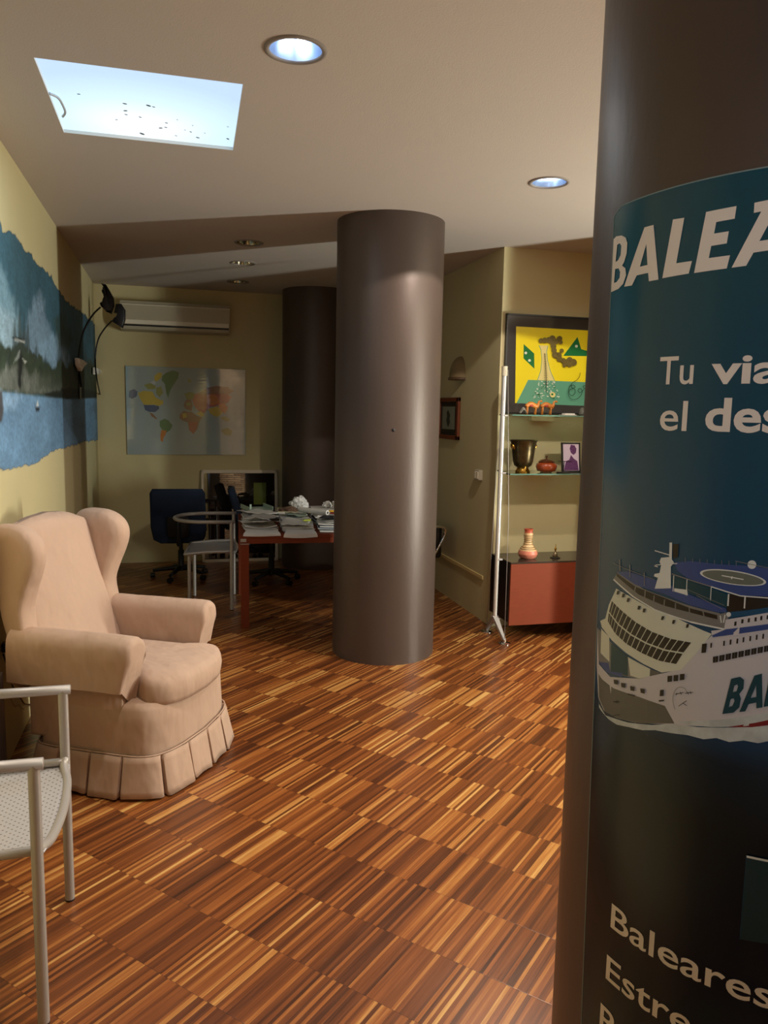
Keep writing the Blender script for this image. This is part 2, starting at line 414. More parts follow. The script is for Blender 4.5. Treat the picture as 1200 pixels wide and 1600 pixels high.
def P(pts, ox=0, oy=0, sc=1.0): return [(ox+x/sc, oy+y/sc) for x, y in pts]
def add_px(bm, loops, mi, off, ox=0, oy=0, sc=1.0):
    flat(bm, [[pcyl(*q) for q in P(l, ox, oy, sc)] for l in loops], mi, off=off)

poster = thing('ferry_poster', 'large teal ferry advertising poster wrapped round the nearest column', 'poster', (PX, PY, 0))
# printed ground: teal above, blue behind the ship, near black sea, dark teal foot
pm = bpy.data.materials.new('poster_print'); pm.use_nodes = True
nt = pm.node_tree; b = nt.nodes['Principled BSDF']; tc = nt.nodes.new('ShaderNodeTexCoord'); sp = nt.nodes.new('ShaderNodeSeparateXYZ'); nt.links.new(tc.outputs['Object'], sp.inputs[0])
mr = nt.nodes.new('ShaderNodeMapRange'); nt.links.new(sp.outputs[2], mr.inputs[0]); mr.inputs[1].default_value = 0.2; mr.inputs[2].default_value = 2.2
cr = nt.nodes.new('ShaderNodeValToRGB'); nt.links.new(mr.outputs[0], cr.inputs[0]); e = cr.color_ramp.elements
e[0].position = 0.0; e[0].color = rgb(14, 62, 70); e[1].position = 1.0; e[1].color = rgb(14, 74, 96)
for p_, c_ in ((0.2, (12, 52, 62)), (0.32, (8, 24, 38)), (0.43, (6, 16, 26)), (0.475, (8, 30, 46)), (0.50, (20, 60, 96)), (0.62, (14, 66, 92)), (0.8, (12, 70, 86))):
    k = e.new(p_); k.color = rgb(*c_)
nt.links.new(cr.outputs[0], b.inputs['Base Color']); b.inputs['Roughness'].default_value = 0.22
LET = mat('poster_white_ink', (226, 214, 202), 0.35)
sL, _ = pcyl(935, 1000)
_, zt = pcyl(1000, 311)
ztop = pcyl(1100, 281)[1]
ztop = (zt+ztop)/2
s1 = sL+1.25
bm = BM()
# lower left of poster slightly rounded top-left corner
sA, zA = pcyl(956, 462); sB, zB = pcyl(932, 1040)
def sleft(z): return sA+(sB-sA)*(zA-z)/(zA-zB)     # the sheet is stuck on slightly out of plumb
sT, sF = sleft(ztop), sleft(0.06)
out = [(sF, 0.06), (s1, 0.06), (s1, ztop), (sT+0.02, ztop), (sT, ztop-0.01)]
flat(bm, [out], 0); wrap(bm, 0.012)
o_p = obj('poster_sheet', bm, pm, poster, smooth=True, world=True)
for mm, k in ((WHITE, 0),): pass
# thin worn white edge of the sheet
bm = BM(); flat(bm, [[(sF-0.0012, 0.06), (sF+0.0006, 0.06), (sT+0.0006, ztop-0.01), (sT+0.02, ztop-0.0006), (s1, ztop-0.0006), (s1, ztop+0.0010), (sT+0.0195, ztop+0.0010), (sT-0.0012, ztop-0.0095)]], 0, off=0.0003); wrap(bm)
obj('paper_edge', bm, mat('worn_paper_edge', (120, 140, 140), 0.7), poster, world=True)

# headline letters
bm = BM()
A1 = (900, 250, 3.5556)
add_px(bm, [[(217, 440), (232, 425), (262, 420), (284, 432), (293, 462), (289, 520), (276, 565), (264, 588), (282, 602), (286, 640), (270, 688), (243, 717), (203, 735)],
            [(237, 472), (228, 568), (243, 556), (256, 528), (260, 478), (251, 463)], [(226, 606), (219, 684), (234, 678), (250, 655), (253, 622), (244, 602)]], 0, 0.0008, *A1)
add_px(bm, [[(275, 705), (388, 375), (438, 362), (465, 665), (412, 675), (408, 628), (345, 642), (318, 698)], [(362, 594), (404, 584), (398, 468)]], 0, 0.0008, *A1)
add_px(bm, [[(486, 658), (545, 332), (608, 322), (563, 575), (650, 562), (632, 632)]], 0, 0.0008, *A1)
A2 = (1080, 220, 6.6667)
add_px(bm, [[(40, 1380), (165, 745), (480, 683), (460, 815), (270, 850), (247, 970), (400, 945), (378, 1072), (218, 1098), (192, 1225), (412, 1195), (378, 1332)]], 0, 0.0008, *A2)
add_px(bm, [[(428, 1325), (735, 740), (658, 755), (665, 650), (915, 598), (965, 1225), (840, 1250), (832, 1142), (655, 1168), (578, 1305)], [(715, 1048), (830, 1030), (822, 850)]], 0, 0.0008, *A2)
wrap(bm)
obj('headline_lettering', bm, LET, poster, world=True)['label'] = 'large white slanted headline letters'
def put_text(bm, body, p0, ptop, p1, capr=0.729, bold=0.0, off=0.0008, shear=0.0, space=1.0, font_w=None):
    """p0: baseline-left pixel, ptop: pixel above it at cap height, p1: baseline-right end pixel"""
    s0, z0 = pcyl(*p0); _, zt_ = pcyl(*ptop); s1_, z1_ = pcyl(*p1)
    vs_, fs = text_tris(body, bold, shear, space)
    xa = min(v[0] for v in vs_); xb = max(v[0] for v in vs_)
    kx = (s1_-s0)/(xb-xa); kz = (zt_-z0)/capr
    vv = [bm.verts.new((s0+(x-xa)*kx, z0+y*kz, off)) for x, y in vs_]
    for f in fs:
        try: bm.faces.new([vv[i] for i in f])
        except ValueError: pass
for body, p0, pt, p1, bo in (('Tu', (1031, 600.5), (1031, 556), (1084, 598), 0.008), ('via', (1111, 598.5), (1111, 553), (1222, 595), 0.024),
                             ('el', (1032, 671.5), (1032, 624), (1074, 670.5), 0.008), ('des', (1102, 672), (1102, 620), (1226, 672), 0.024),
                             ('Baleares', (955.6, 1446.9), (958.0, 1408.5), (1208, 1570.0), 0.010), ('Estrech', (948, 1527), (950.6, 1488.5), (1160, 1625), 0.010), ('B', (938.2, 1604), (940.6, 1563.5), (963, 1622), 0.010)):
    bm = BM(); put_text(bm, body, p0, pt, p1, bold=bo); wrap(bm); obj('printed_word', bm, LET, poster, world=True)

# the printed ferry
C = (900, 820, 4.0)
FM = [mat('print_hull_white', (196, 190, 190), 0.3), mat('print_cream', (206, 206, 186), 0.3), mat('print_window_dark', (34, 26, 22), 0.3), mat('print_deck_blue', (52, 72, 128), 0.3),
      mat('print_grey', (120, 116, 112), 0.3), mat('print_line_white', (214, 214, 206), 0.3), mat('print_hull_shade', (96, 92, 84), 0.3), mat('print_teal', (14, 60, 72), 0.3),
      mat('print_foam', (186, 190, 186), 0.3, var=0.35, vscale=60), mat('print_deep_red', (120, 26, 34), 0.3), mat('print_pad_olive', (104, 108, 98), 0.3), mat('print_sea_blue', (22, 72, 104), 0.3), mat('print_panel_teal', (24, 50, 56), 0.3)]
HW, CRM, DK, BLU, GRY, LNW, SHD, TEA, FOAM, RED, PAD, SEA, PNL = range(13)
bm = BM(); lay = [0.0002]
def S(loops, mi):
    if not isinstance(loops[0], list): loops = [loops]
    lay[0] += 0.000012
    add_px(bm, loops, mi, lay[0], *C)
def line(p, q, w_, mi):
    dx, dy = q[0]-p[0], q[1]-p[1]; L_ = math.hypot(dx, dy); nx, ny = -dy/L_*w_/2, dx/L_*w_/2
    S([(p[0]+nx, p[1]+ny), (q[0]+nx, q[1]+ny), (q[0]-nx, q[1]-ny), (p[0]-nx, p[1]-ny)], mi)
# foam line
top = [(148, 1090), (150, 1120), (190, 1190), (330, 1235), (480, 1250), (620, 1240), (760, 1262), (900, 1265), (1060, 1262), (1320, 1230)]
botm = [(1320, 1350), (1220, 1345), (1140, 1362), (1050, 1345), (960, 1355), (880, 1330), (800, 1338), (700, 1312), (600, 1300), (500, 1282), (420, 1282), (330, 1262), (260, 1248), (210, 1215), (170, 1170), (150, 1140)]
S(top+botm, FOAM)
# hull
S([(140, 640), (136, 880), (146, 1080), (180, 1160), (260, 1205), (380, 1235), (600, 1245), (900, 1262), (1060, 1255), (1320, 1215), (1320, 640), (850, 690), (640, 905), (400, 960), (220, 950), (150, 870)], HW)
S([(146, 930), (150, 1080), (185, 1165), (262, 1205), (400, 1238), (620, 1240), (560, 1130), (400, 1075), (240, 1020), (170, 965)], SHD)
S([(640, 1228), (900, 1215), (1100, 1190), (1320, 1140), (1320, 1215), (1060, 1255), (860, 1262), (700, 1250)], FOAM)
S([(940, 1262), (1120, 1235), (1320, 1190), (1320, 1235), (1100, 1262)], RED)
# bow opening and inner deck
S([(140, 640), (230, 740), (340, 830), (480, 905), (540, 925), (400, 962), (230, 925), (150, 850)], GRY)
S([(226, 735), (330, 820), (330, 945), (222, 915)], TEA)
S([(146, 855), (210, 862), (220, 915), (300, 925), (290, 950), (200, 920)], BLU)
S([(330, 825), (470, 900), (465, 945), (400, 960), (345, 940)], CRM)
S([(468, 900), (540, 925), (466, 945)], SHD)
S([(165, 650), (215, 700), (215, 855), (160, 800)], CRM)
# cream front
S([(258, 398), (340, 445), (480, 525), (640, 585), (800, 660), (852, 680), (760, 795), (660, 905), (540, 922), (430, 870), (320, 800), (230, 720), (168, 640), (158, 600), (190, 585), (212, 500)], CRM)
# window bands
import itertools
tp = [(232, 470), (300, 535), (380, 600), (480, 660), (600, 705), (735, 730)]
md = [(212, 545), (270, 620), (350, 685), (450, 740), (560, 780), (680, 800)]
bt = [(205, 605), (250, 680), (320, 745), (410, 800), (520, 850), (635, 872)]
def ev(poly, t):
    L_ = [0]
    for a, b2 in zip(poly, poly[1:]): L_.append(L_[-1]+math.hypot(a[0]-b2[0], a[1]-b2[1]))
    x = t*L_[-1]
    for i in range(len(poly)-1):
        if x <= L_[i+1]+1e-9:
            k_ = (x-L_[i])/(L_[i+1]-L_[i]); return (poly[i][0]+(poly[i+1][0]-poly[i][0])*k_, poly[i][1]+(poly[i+1][1]-poly[i][1])*k_)
    return poly[-1]
n = 16
for i in range(n):
    t0 = (i/n)**1.25; t1 = ((i+0.86)/n)**1.25
    for up, lo_ in ((tp, md), (md, bt)):
        a, b2, c2, d2 = ev(up, t0), ev(up, t1), ev(lo_, t1), ev(lo_, t0)
        k_ = 0.08
        S([(a[0]+(d2[0]-a[0])*k_, a[1]+(d2[1]-a[1])*k_), (b2[0]+(c2[0]-b2[0])*k_, b2[1]+(c2[1]-b2[1])*k_), (c2[0]+(b2[0]-c2[0])*0.04, c2[1]+(b2[1]-c2[1])*0.04), (d2[0]+(a[0]-d2[0])*0.04, d2[1]+(a[1]-d2[1])*0.04)], DK)
# bridge
S([(245, 335), (270, 290), (330, 330), (430, 400), (560, 450), (720, 505), (900, 550), (940, 590), (935, 650), (850, 640), (640, 575), (480, 520), (360, 450), (330, 415), (300, 385)], GRY)
S([(262, 295), (380, 375), (560, 430), (720, 500), (890, 545), (945, 545), (940, 520), (700, 430), (560, 360), (420, 320), (330, 290)], BLU)
S([(262, 300), (378, 385), (560, 455), (720, 520), (885, 562), (890, 590), (715, 545), (560, 505), (400, 435), (262, 320)], DK)
for (a, b2) in (((495, 440), (492, 480)), ((560, 465), (556, 505)), ((628, 487), (626, 525)), ((712, 510), (715, 550)), ((798, 540), (806, 575)), ((380, 385), (372, 420)), ((440, 410), (436, 455))):
    line(a, b2, 7, GRY)
line((243, 340), (365, 448), 9, LNW); line((365, 448), (500, 530), 8, LNW); line((500, 530), (720, 605), 8, LNW); line((720, 605), (940, 652), 10, LNW)
S([(885, 560), (945, 545), (965, 560), (930, 640), (895, 635)], GRY); line((905, 565), (912, 610), 7, LNW); line((935, 560), (925, 610), 7, LNW)
# upper deck block
S([(600, 310), (700, 345), (850, 395), (960, 440), (960, 520), (900, 500), (760, 440), (620, 400)], TEA)
S([(620, 395), (700, 405), (705, 440), (620, 415)], LNW)
S([(945, 520), (960, 430), (1030, 440), (1320, 430), (1320, 500), (1080, 530), (960, 560)], DK)
S([(940, 545), (1080, 532), (1320, 495), (1320, 540), (1120, 560), (960, 575)], SEA)
S([(620, 235), (720, 225), (900, 245), (1100, 255), (1320, 290), (1320, 460), (1200, 445), (1030, 440), (850, 385), (700, 330), (640, 285)], BLU)
lp = [(985+205*math.cos(2*math.pi*k/40), 328+44*math.sin(2*math.pi*k/40)+0.14*205*math.cos(2*math.pi*k/40)) for k in range(40)]
li = [(985+190*math.cos(2*math.pi*k/40), 329+38*math.sin(2*math.pi*k/40)+0.14*190*math.cos(2*math.pi*k/40)) for k in range(40)]
S(lp, LNW); S(li, PAD)
line((915, 315), (1050, 340), 6, LNW); line((980, 320), (975, 338), 6, LNW)
line((605, 305), (850, 385), 7, GRY); line((850, 385), (1030, 442), 7, LNW); line((1030, 442), (1320, 462), 7, LNW)
for x, y0, y1 in ((958, 430, 505), (1060, 445, 520), (850, 385, 470), (700, 340, 440), (618, 315, 415)): line((x, y0), (x-5, y1), 9 if x > 900 else 5, LNW)
for x in range(690, 1010, 45): line((x, 232+(x-690)*0.07), (x, 205+(x-690)*0.07), 3, GRY)
S(P(circle(1102, 247, 27, 20)), LNW); S(P(circle(958, 558, 15, 16)), LNW)
line((1000, 225), (1320, 290), 4, GRY)
# mast
S([(500, 398), (520, 330), (495, 320), (500, 305), (530, 300), (540, 250), (530, 230), (540, 205), (590, 200), (592, 110), (608, 110), (606, 215), (620, 235), (600, 260), (600, 395)], LNW)
line((500, 160), (600, 190), 6, LNW); line((505, 250), (640, 240), 5, LNW); line((498, 255), (520, 262), 5, LNW)
S([(612, 120), (650, 118), (645, 200), (615, 210)], DK)
for x in (282, 345, 435): line((x, 215+(x-282)*0.55), (x+2, 290+(x-282)*0.6), 5, GRY)
line((245, 240), (350, 285), 3, GRY); line((350, 285), (500, 340), 3, GRY); line((700, 400), (930, 500), 3, GRY); line((760, 440), (920, 525), 3, GRY)
# side superstructure
S([(940, 590), (1120, 560), (1320, 525), (1320, 640), (1000, 690), (855, 690), (850, 660), (930, 650)], HW)
S([(940, 650), (1320, 600), (1320, 632), (860, 700), (855, 688)], BLU)
for x, y in ((1043, 600), (1083, 594), (1125, 588), (1160, 580), (1000, 615), (1200, 574), (1240, 568)): S([(x-6, y-12), (x+8, y-14), (x+6, y+12), (x-8, y+14)], DK)
for x, y in ((930, 738), (970, 730), (1012, 724), (1050, 716), (1092, 708), (1132, 700), (1172, 694), (1212, 686), (1250, 680)): S([(x-4, y-15), (x+6, y-17), (x+4, y+14), (x-6, y+16)], DK)
for i in range(10):
    x = 862+i*39.5; y = 822-i*8.5; S([(x, y), (x+33, y-6), (x+30, y+32), (x-2, y+38)], DK)
    line((x+15, y-2), (x+14, y+34), 2, GRY)
S([(795, 742), (825, 738), (818, 795), (790, 798)], DK); S([(847, 735), (857, 734), (854, 765), (845, 766)], DK)
for x, y in ((272, 422), (305, 440), (335, 468), (402, 516), (434, 533), (548, 580), (616, 604), (702, 628)): S([(x-8, y+12), (x-2, y-12), (x+14, y-10), (x+6, y+13)], DK)
for x, y in ((595, 960), (633, 955), (672, 948)): S([(x-14, y-18), (x+15, y-20), (x+13, y+17), (x-15, y+20)], DK)
for x, y in ((260, 980), (305, 1000), (362, 1020), (425, 1035)): S([(x-13, y-15), (x+16, y-10), (x+14, y+18), (x-10, y+12)], DK)
S([(535, 1030), (558, 1027), (557, 1066), (533, 1068)], DK); line((527, 1098), (560, 1094), 9, DK); line((335, 1055), (380, 1068), 8, DK); line((245, 1103), (275, 1108), 9, DK); line((245, 1190), (285, 1185), 5, DK)
# thin dolphin-like line emblem beside the name
for a, b2 in zip(smooth_path([(628, 1150, 0), (615, 1100, 0), (620, 1050, 0), (650, 1012, 0), (690, 1020, 0), (700, 1045, 0)], 4), smooth_path([(628, 1150, 0), (615, 1100, 0), (620, 1050, 0), (650, 1012, 0), (690, 1020, 0), (700, 1045, 0)], 4)[1:]): line((a.x, a.y), (b2.x, b2.y), 3, GRY)
for a, b2 in (((630, 1055), (680, 1045)), ((690, 1050), (740, 1042)), ((650, 1130), (700, 1095)), ((675, 1110), (700, 1125)), ((640, 1048), (636, 1062)), ((660, 1040), (668, 1058)), ((705, 1040), (712, 1056)), ((722, 1036), (728, 1052))): line(a, b2, 3.5, DK)
# hull name: B A L
S([[(920, 1178), (975, 958), (1030, 945), (1055, 965), (1050, 1020), (1025, 1052), (1035, 1080), (1025, 1135), (990, 1168)], [(995, 1000), (985, 1042), (1008, 1035), (1018, 1005), (1012, 992)], [(972, 1085), (960, 1135), (982, 1128), (996, 1095), (990, 1078)]], TEA)
S([[(1025, 1165), (1118, 938), (1165, 925), (1168, 1135), (1130, 1142), (1130, 1105), (1082, 1115), (1062, 1160)], [(1095, 1078), (1130, 1070), (1130, 995)]], TEA)
S([(1175, 1132), (1215, 915), (1255, 905), (1225, 1090), (1290, 1078), (1280, 1112)], TEA)
# dark inset panel near the foot of the poster
C = (1100, 1250, 6.4)
S([(430, 540), (800, 610), (800, 1440), (365, 1375)], PNL)
S([(430, 540), (800, 612), (800, 634), (432, 562)], LNW)
line((428, 545), (362, 1375), 4, SEA)
wrap(bm, 0.01)
obj('ferry_picture', bm, FM, poster, world=True)['label'] = 'printed picture of a white and blue ferry'

# ------------------------------------------------------------------ mural on the left wall (paint colours stored per vertex)
import numpy as np
def mural():
    ny, nz = 420, 230
    Y = np.linspace(2.2, 8.245, ny); Z = np.linspace(0.80, 3.2, nz)
    z_hi = CEIL-0.002
    Z = np.linspace(0.80, z_hi, nz)
    YY, ZZ = np.meshgrid(Y, Z)
    rel = np.stack([np.full_like(YY, WL), YY, ZZ-EYE], -1)
    d = rel @ np.array(FW); px = 600+FPX*(rel @ np.array(RW))/d; py = 800-FPX*(rel @ np.array(UW))/d
    def sd(poly):
        """signed distance in photo px, positive inside"""
        p = np.array(poly, float); q = np.roll(p, -1, 0); best = np.full(px.shape, 1e9); ins = np.zeros(px.shape, bool)
        for (x0, y0), (x1, y1) in zip(p, q):
            dx, dy = x1-x0, y1-y0; L2 = dx*dx+dy*dy+1e-9
            t = np.clip(((px-x0)*dx+(py-y0)*dy)/L2, 0, 1)
            best = np.minimum(best, np.hypot(px-x0-t*dx, py-y0-t*dy))
            if y0 != y1:
                c = ((y0 > py) != (y1 > py)) & (px < dx*(py-y0)/(y1-y0)+x0); ins ^= c
        return np.where(ins, best, -best)
    rs = np.random.RandomState(5)
    def vn(sx, sy, oct_=3):
        out = np.zeros(px.shape); amp = 1.0; tot = 0
        for _ in range(oct_):
            g = rs.rand(64, 64); u = (YY*sx) % 63; v = (ZZ*sy) % 63
            i = u.astype(int); j = v.astype(int); fu = u-i; fv = v-j; fu = fu*fu*(3-2*fu); fv = fv*fv*(3-2*fv)
            out += amp*((g[i, j]*(1-fu)+g[i+1, j]*fu)*(1-fv)+(g[i, j+1]*(1-fu)+g[i+1, j+1]*fu)*fv); tot += amp; amp *= 0.55; sx *= 2.1; sy *= 2.1
        return out/tot
    edge = (vn(14, 14)-0.5)
    def cl(r, g, b): return np.array([lin(r), lin(g), lin(b)])
    n1, n2, n3 = vn(3, 3), 0.45*vn(9, 12)+0.55*vn(9, 9, 4), vn(2.0, 7)
    spk = rs.rand(*px.shape); spk = (spk+np.roll(spk, 1, 0)+np.roll(spk, 1, 1))/3
    sky = cl(50, 88, 106)*(0.6+0.75*n1[..., None]); sky += (cl(84, 126, 144)-cl(50, 88, 106))*np.clip((px[..., None]*-1+60)/90, 0, 1)*0.35
    C = sky
    def put(poly, col, soft, rough=6.0, nz_=None, amt=0.4, op=1.0):
        nonlocal C
        m = np.clip((sd(poly)+edge*rough)/soft+0.5, 0, 1)*op
        c = cl(*col) if nz_ is None else cl(*col)*(1-amt+2*amt*nz_[..., None])
        C = C*(1-m[..., None])+c*m[..., None]
    put([(-400, 470), (-30, 400), (0, 412), (10, 430), (16, 455), (22, 478), (28, 505), (26, 560), (-400, 580)], (112, 146, 164), 10, 16, n2, 0.3)
    put([(-400, 520), (0, 480), (22, 500), (24, 560), (-400, 600)], (138, 166, 182), 14, 14, n2, 0.25)
    put([(36, 560), (40, 505), (50, 480), (60, 454), (67, 480), (74, 505), (80, 530), (84, 560), (60, 570)], (108, 136, 160), 9, 14, n2, 0.3)
    put([(58, 540), (80, 520), (98, 535), (106, 575), (80, 580)], (120, 152, 180), 10, 14, n2, 0.3)
    put([(150, 520), (166, 520), (168, 575), (158, 570)], (130, 168, 200), 6, 6, n2, 0.2)
    put([(84, 500), (97, 492), (112, 530), (104, 545), (92, 540)], (44, 66, 62), 8, 12, n2, 0.5, 0.8)
    put([(-400, 560), (-30, 530), (0, 532), (16, 548), (30, 535), (50, 552), (60, 556), (75, 566), (82, 576), (92, 562), (104, 574), (112, 568), (125, 575), (140, 562), (152, 575), (166, 590), (166, 624), (105, 624), (0, 613), (-400, 585)], (46, 60, 46), 5, 14, n2, 0.6)
    for x, y, s_ in ((22, 498, 55), (30, 486, 62), (37, 492, 58), (43, 500, 50), (56, 532, 32), (92, 520, 46), (12, 548, 22), (70, 552, 24), (133, 545, 35), (148, 550, 30)):
        put([(x-3.5, y+s_), (x-2, y+s_*0.4), (x, y), (x+2, y+s_*0.4), (x+4, y+s_)], (44, 56, 52), 3.0, 4, None, 0, 0.75)
    put([(5, 578), (25, 568), (45, 582), (70, 588), (98, 600), (104, 620), (60, 617), (10, 611), (-60, 604)], (104, 110, 106), 10, 22, n2, 0.8, 0.65)
    put([(60, 585), (80, 580), (100, 590), (100, 612), (60, 606)], (52, 64, 50), 8, 16, n2, 0.5, 0.6)
    put([(30, 548), (34, 560), (35, 600), (31, 618), (27, 600), (27, 560)], (12, 20, 20), 4, 8, None)
    put([(18, 525), (38, 530), (38, 534), (18, 529)], (14, 22, 26), 2, 1, None, 0, 0.9); put([(22, 529), (38, 533), (38, 536), (22, 532)], (176, 180, 176), 2, 1, None, 0, 0.8)
    put([(22, 562), (30, 548), (28, 560), (20, 568)], (150, 158, 156), 3, 4, None, 0, 0.7); put([(34, 560), (41, 565), (38, 568)], (170, 174, 166), 2, 1, None)
    put([(105, 606), (168, 612), (168, 624), (105, 624), (60, 617)], (20, 30, 26), 4, 8, n2, 0.4)
    put([(-400, 585), (0, 613), (50, 618), (105, 624), (168, 621), (400, 800), (-400, 900)], (98, 134, 168), 2, 1.0, n3, 0.32)
    put([(-400, 590), (0, 614), (30, 618), (20, 640), (-400, 660)], (138, 172, 204), 14, 12, n3, 0.2, 0.7)
    put([(-30, 606), (2, 612), (5, 640), (2, 660), (-30, 670)], (56, 48, 44), 3, 3, None, 0, 0.9)
    put([(54, 636), (62, 636), (60, 643), (56, 643)], (30, 40, 50), 2, 1, None); put([(58, 625), (60, 635), (56, 635)], (190, 196, 196), 2, 1, None)
    C = C*(0.72+0.56*spk[..., None])
    out = [(-400, -100), (-70, 225), (-30, 285), (-3, 340), (3, 362), (14, 362), (22, 365), (30, 376), (38, 392), (48, 397), (56, 413), (68, 420), (78, 432), (88, 450), (97, 462), (108, 476), (120, 483), (130, 490), (143, 502), (155, 518), (161, 545), (163.5, 575), (165, 600), (165.5, 684), (150, 688), (130, 690), (112, 696), (100, 700), (88, 702), (75, 710), (55, 723), (35, 728), (15, 732), (0, 733), (-30, 742), (-400, 860)]
    A = np.clip((sd(out)+edge*7)/1.8+0.5, 0, 1)
    keep = A > 0
    verts = []; idx = -np.ones(px.shape, int); faces = []
    K = keep.copy(); K[:-1] |= keep[1:]; K[1:] |= keep[:-1]; K[:, 1:] |= K[:, :-1].copy(); K[:, :-1] |= K[:, 1:].copy()
    cols = []
    for j in range(nz):
        for i in range(ny):
            if K[j, i]:
                idx[j, i] = len(verts); verts.append((WL+0.0025, float(Y[i]), float(Z[j]))); cols.append((*np.clip(C[j, i]*1.2, 0, 1), A[j, i]))
    for j in range(nz-1):
        for i in range(ny-1):
            q = (idx[j, i], idx[j, i+1], idx[j+1, i+1], idx[j+1, i])
            if min(q) >= 0: faces.append(q)
    me = bpy.data.meshes.new('wall_mural'); me.from_pydata(verts, [], faces)
    at = me.color_attributes.new('paint', 'FLOAT_COLOR', 'POINT'); at.data.foreach_set('color', np.array(cols, float).ravel())
    m = bpy.data.materials.new('mural_paint'); m.use_nodes = True; nt = m.node_tree; b = nt.nodes['Principled BSDF']
    an = nt.nodes.new('ShaderNodeAttribute'); an.attribute_name = 'paint'
    nt.links.new(an.outputs['Color'], b.inputs['Base Color']); nt.links.new(an.outputs['Alpha'], b.inputs['Alpha']); b.inputs['Roughness'].default_value = 0.75
    me.materials.append(m)
    o = bpy.data.objects.new('wall_mural', me); COL.objects.link(o)
    tag(o, 'painted mural of blue fjord, pines and misty mountains on the left wall', 'mural')
mural()
def jag(pts, amp, n_=3):
    out = []
    for a, b2 in zip(pts, pts[1:]):
        for k_ in range(n_):
            t = k_/n_; out.append((a[0]+(b2[0]-a[0])*t+random.uniform(-amp, amp)*0.6, a[1]+(b2[1]-a[1])*t+random.uniform(-amp, amp)))
    return out+[pts[-1]]

# ------------------------------------------------------------------ wall sculptures (crane-like lamps) on the mural
def sculpture(base, stem_px, Ys, head_px, headY, shade_px, label):
    b0 = on_x(base[0], base[1], WL)
    t = thing('wall_lamp', label, 'lamp', (WL, b0.y, b0.z), 0, 'wrought wall lamps on the mural')
    pts = [on_y(px, py, Y) for (px, py), Y in zip(stem_px, Ys)]
    pts[0] = Vector((WL+0.02, b0.y, b0.z))
    for p_ in pts: p_.x = max(p_.x, WL+0.02)
    bm = BM(); tube(bm, smooth_path(pts, 8), 0.007, 8); obj('stem', bm, BLACK, t, True, True)
    bm = BM(); box(bm, (WL+0.001, b0.y-0.05, b0.z-0.10), (WL+0.014, b0.y+0.05, b0.z+0.10), 0.005); obj('wall_plate', bm, BLACK, t, False, True)
    hp_ = [on_y(x, y, headY) for x, y in head_px]
    c_ = sum(hp_, Vector())/len(hp_)
    bm = BM()
    prism(bm, [(p_.x, p_.z) for p_ in hp_], -0.035, 0.035, 0.014, 2, 0, lambda x, z, t_: (x, headY+t_, z)); obj('leaf_shade', bm, mat('black_iron_leaf', (10, 10, 18), 0.45), t, True, True, autos=50)
    sp_ = [on_x(x, y, WL) for x, y in shade_px]
    bm = BM(); prism(bm, [(p_.y, p_.z) for p_ in sp_], WL+0.014, WL+0.05, 0.008, 2, 0, lambda y, z, x: (x, y, z)); obj('white_petal', bm, mat('pale_petal', (238, 234, 222), 0.6), t, True, True, autos=50)
sculpture((123, 604), [(123, 604), (123, 570), (125, 540), (132, 514), (145, 492), (157, 480)], [6.6, 6.62, 6.64, 6.66, 6.68, 6.7],
          [(158, 443), (166, 445), (172, 455), (178, 466), (179, 478), (174, 491), (167, 484), (158, 479), (156, 474), (163, 471), (166, 464), (160, 458), (159, 453), (165, 455), (163, 449)], 6.7,
          [(113, 559), (120, 562), (128, 568), (121, 573), (118, 580), (114, 571)], 'black iron wall lamp with curved stem, the taller and nearer on the mural')
sculpture((155, 624), [(155, 622), (151, 590), (149, 560), (153, 532), (163, 514), (175, 501)], [7.6, 7.58, 7.56, 7.54, 7.52, 7.5],
          [(181, 475), (190, 475), (196, 485), (196, 500), (192, 513), (184, 508), (175, 502), (178, 497), (186, 494), (185, 487), (178, 489), (180, 482)], 7.5,
          [(142, 574), (149, 577), (153, 580), (149, 584), (142, 585)], 'black iron wall lamp with curved stem, nearest the air conditioner')

# ------------------------------------------------------------------ air conditioner
a0, a1 = -0.49, 0.552
t = thing('air_conditioner', 'long cream air conditioner unit high on the back wall above the map', 'air conditioner', (a0, WB, 2.33))
prof = [(0.0, 2.335), (0.165, 2.345), (0.185, 2.37), (0.195, 2.42), (0.19, 2.58), (0.17, 2.60), (0.165, 2.615), (0.0, 2.62)]
bm = BM(); prism(bm, prof, a0, a1, 0.006, 2, 0, lambda d_, z, x: (x, WB-d_, z)); obj('casing', bm, WHITEPL, t, True, True, autos=35)
bm = BM(); box(bm, (a0+0.01, WB-0.19, 2.375), (a1-0.01, WB-0.178, 2.392), 0.002); obj('air_outlet', bm, BLACK, t, False, True)
bm = BM(); box(bm, (a0+0.01, WB-0.2, 2.394), (a1-0.01, WB-0.18, 2.435), 0.005); obj('louver_flap', bm, mat('flap_plastic', (232, 224, 206), 0.35), t, False, True)
bm = BM(); box(bm, (a0+0.0, WB-0.196, 2.575), (a1, WB-0.185, 2.583), 0.002); obj('panel_seam', bm, mat('flap_plastic', (0, 0, 0)), t, False, True)

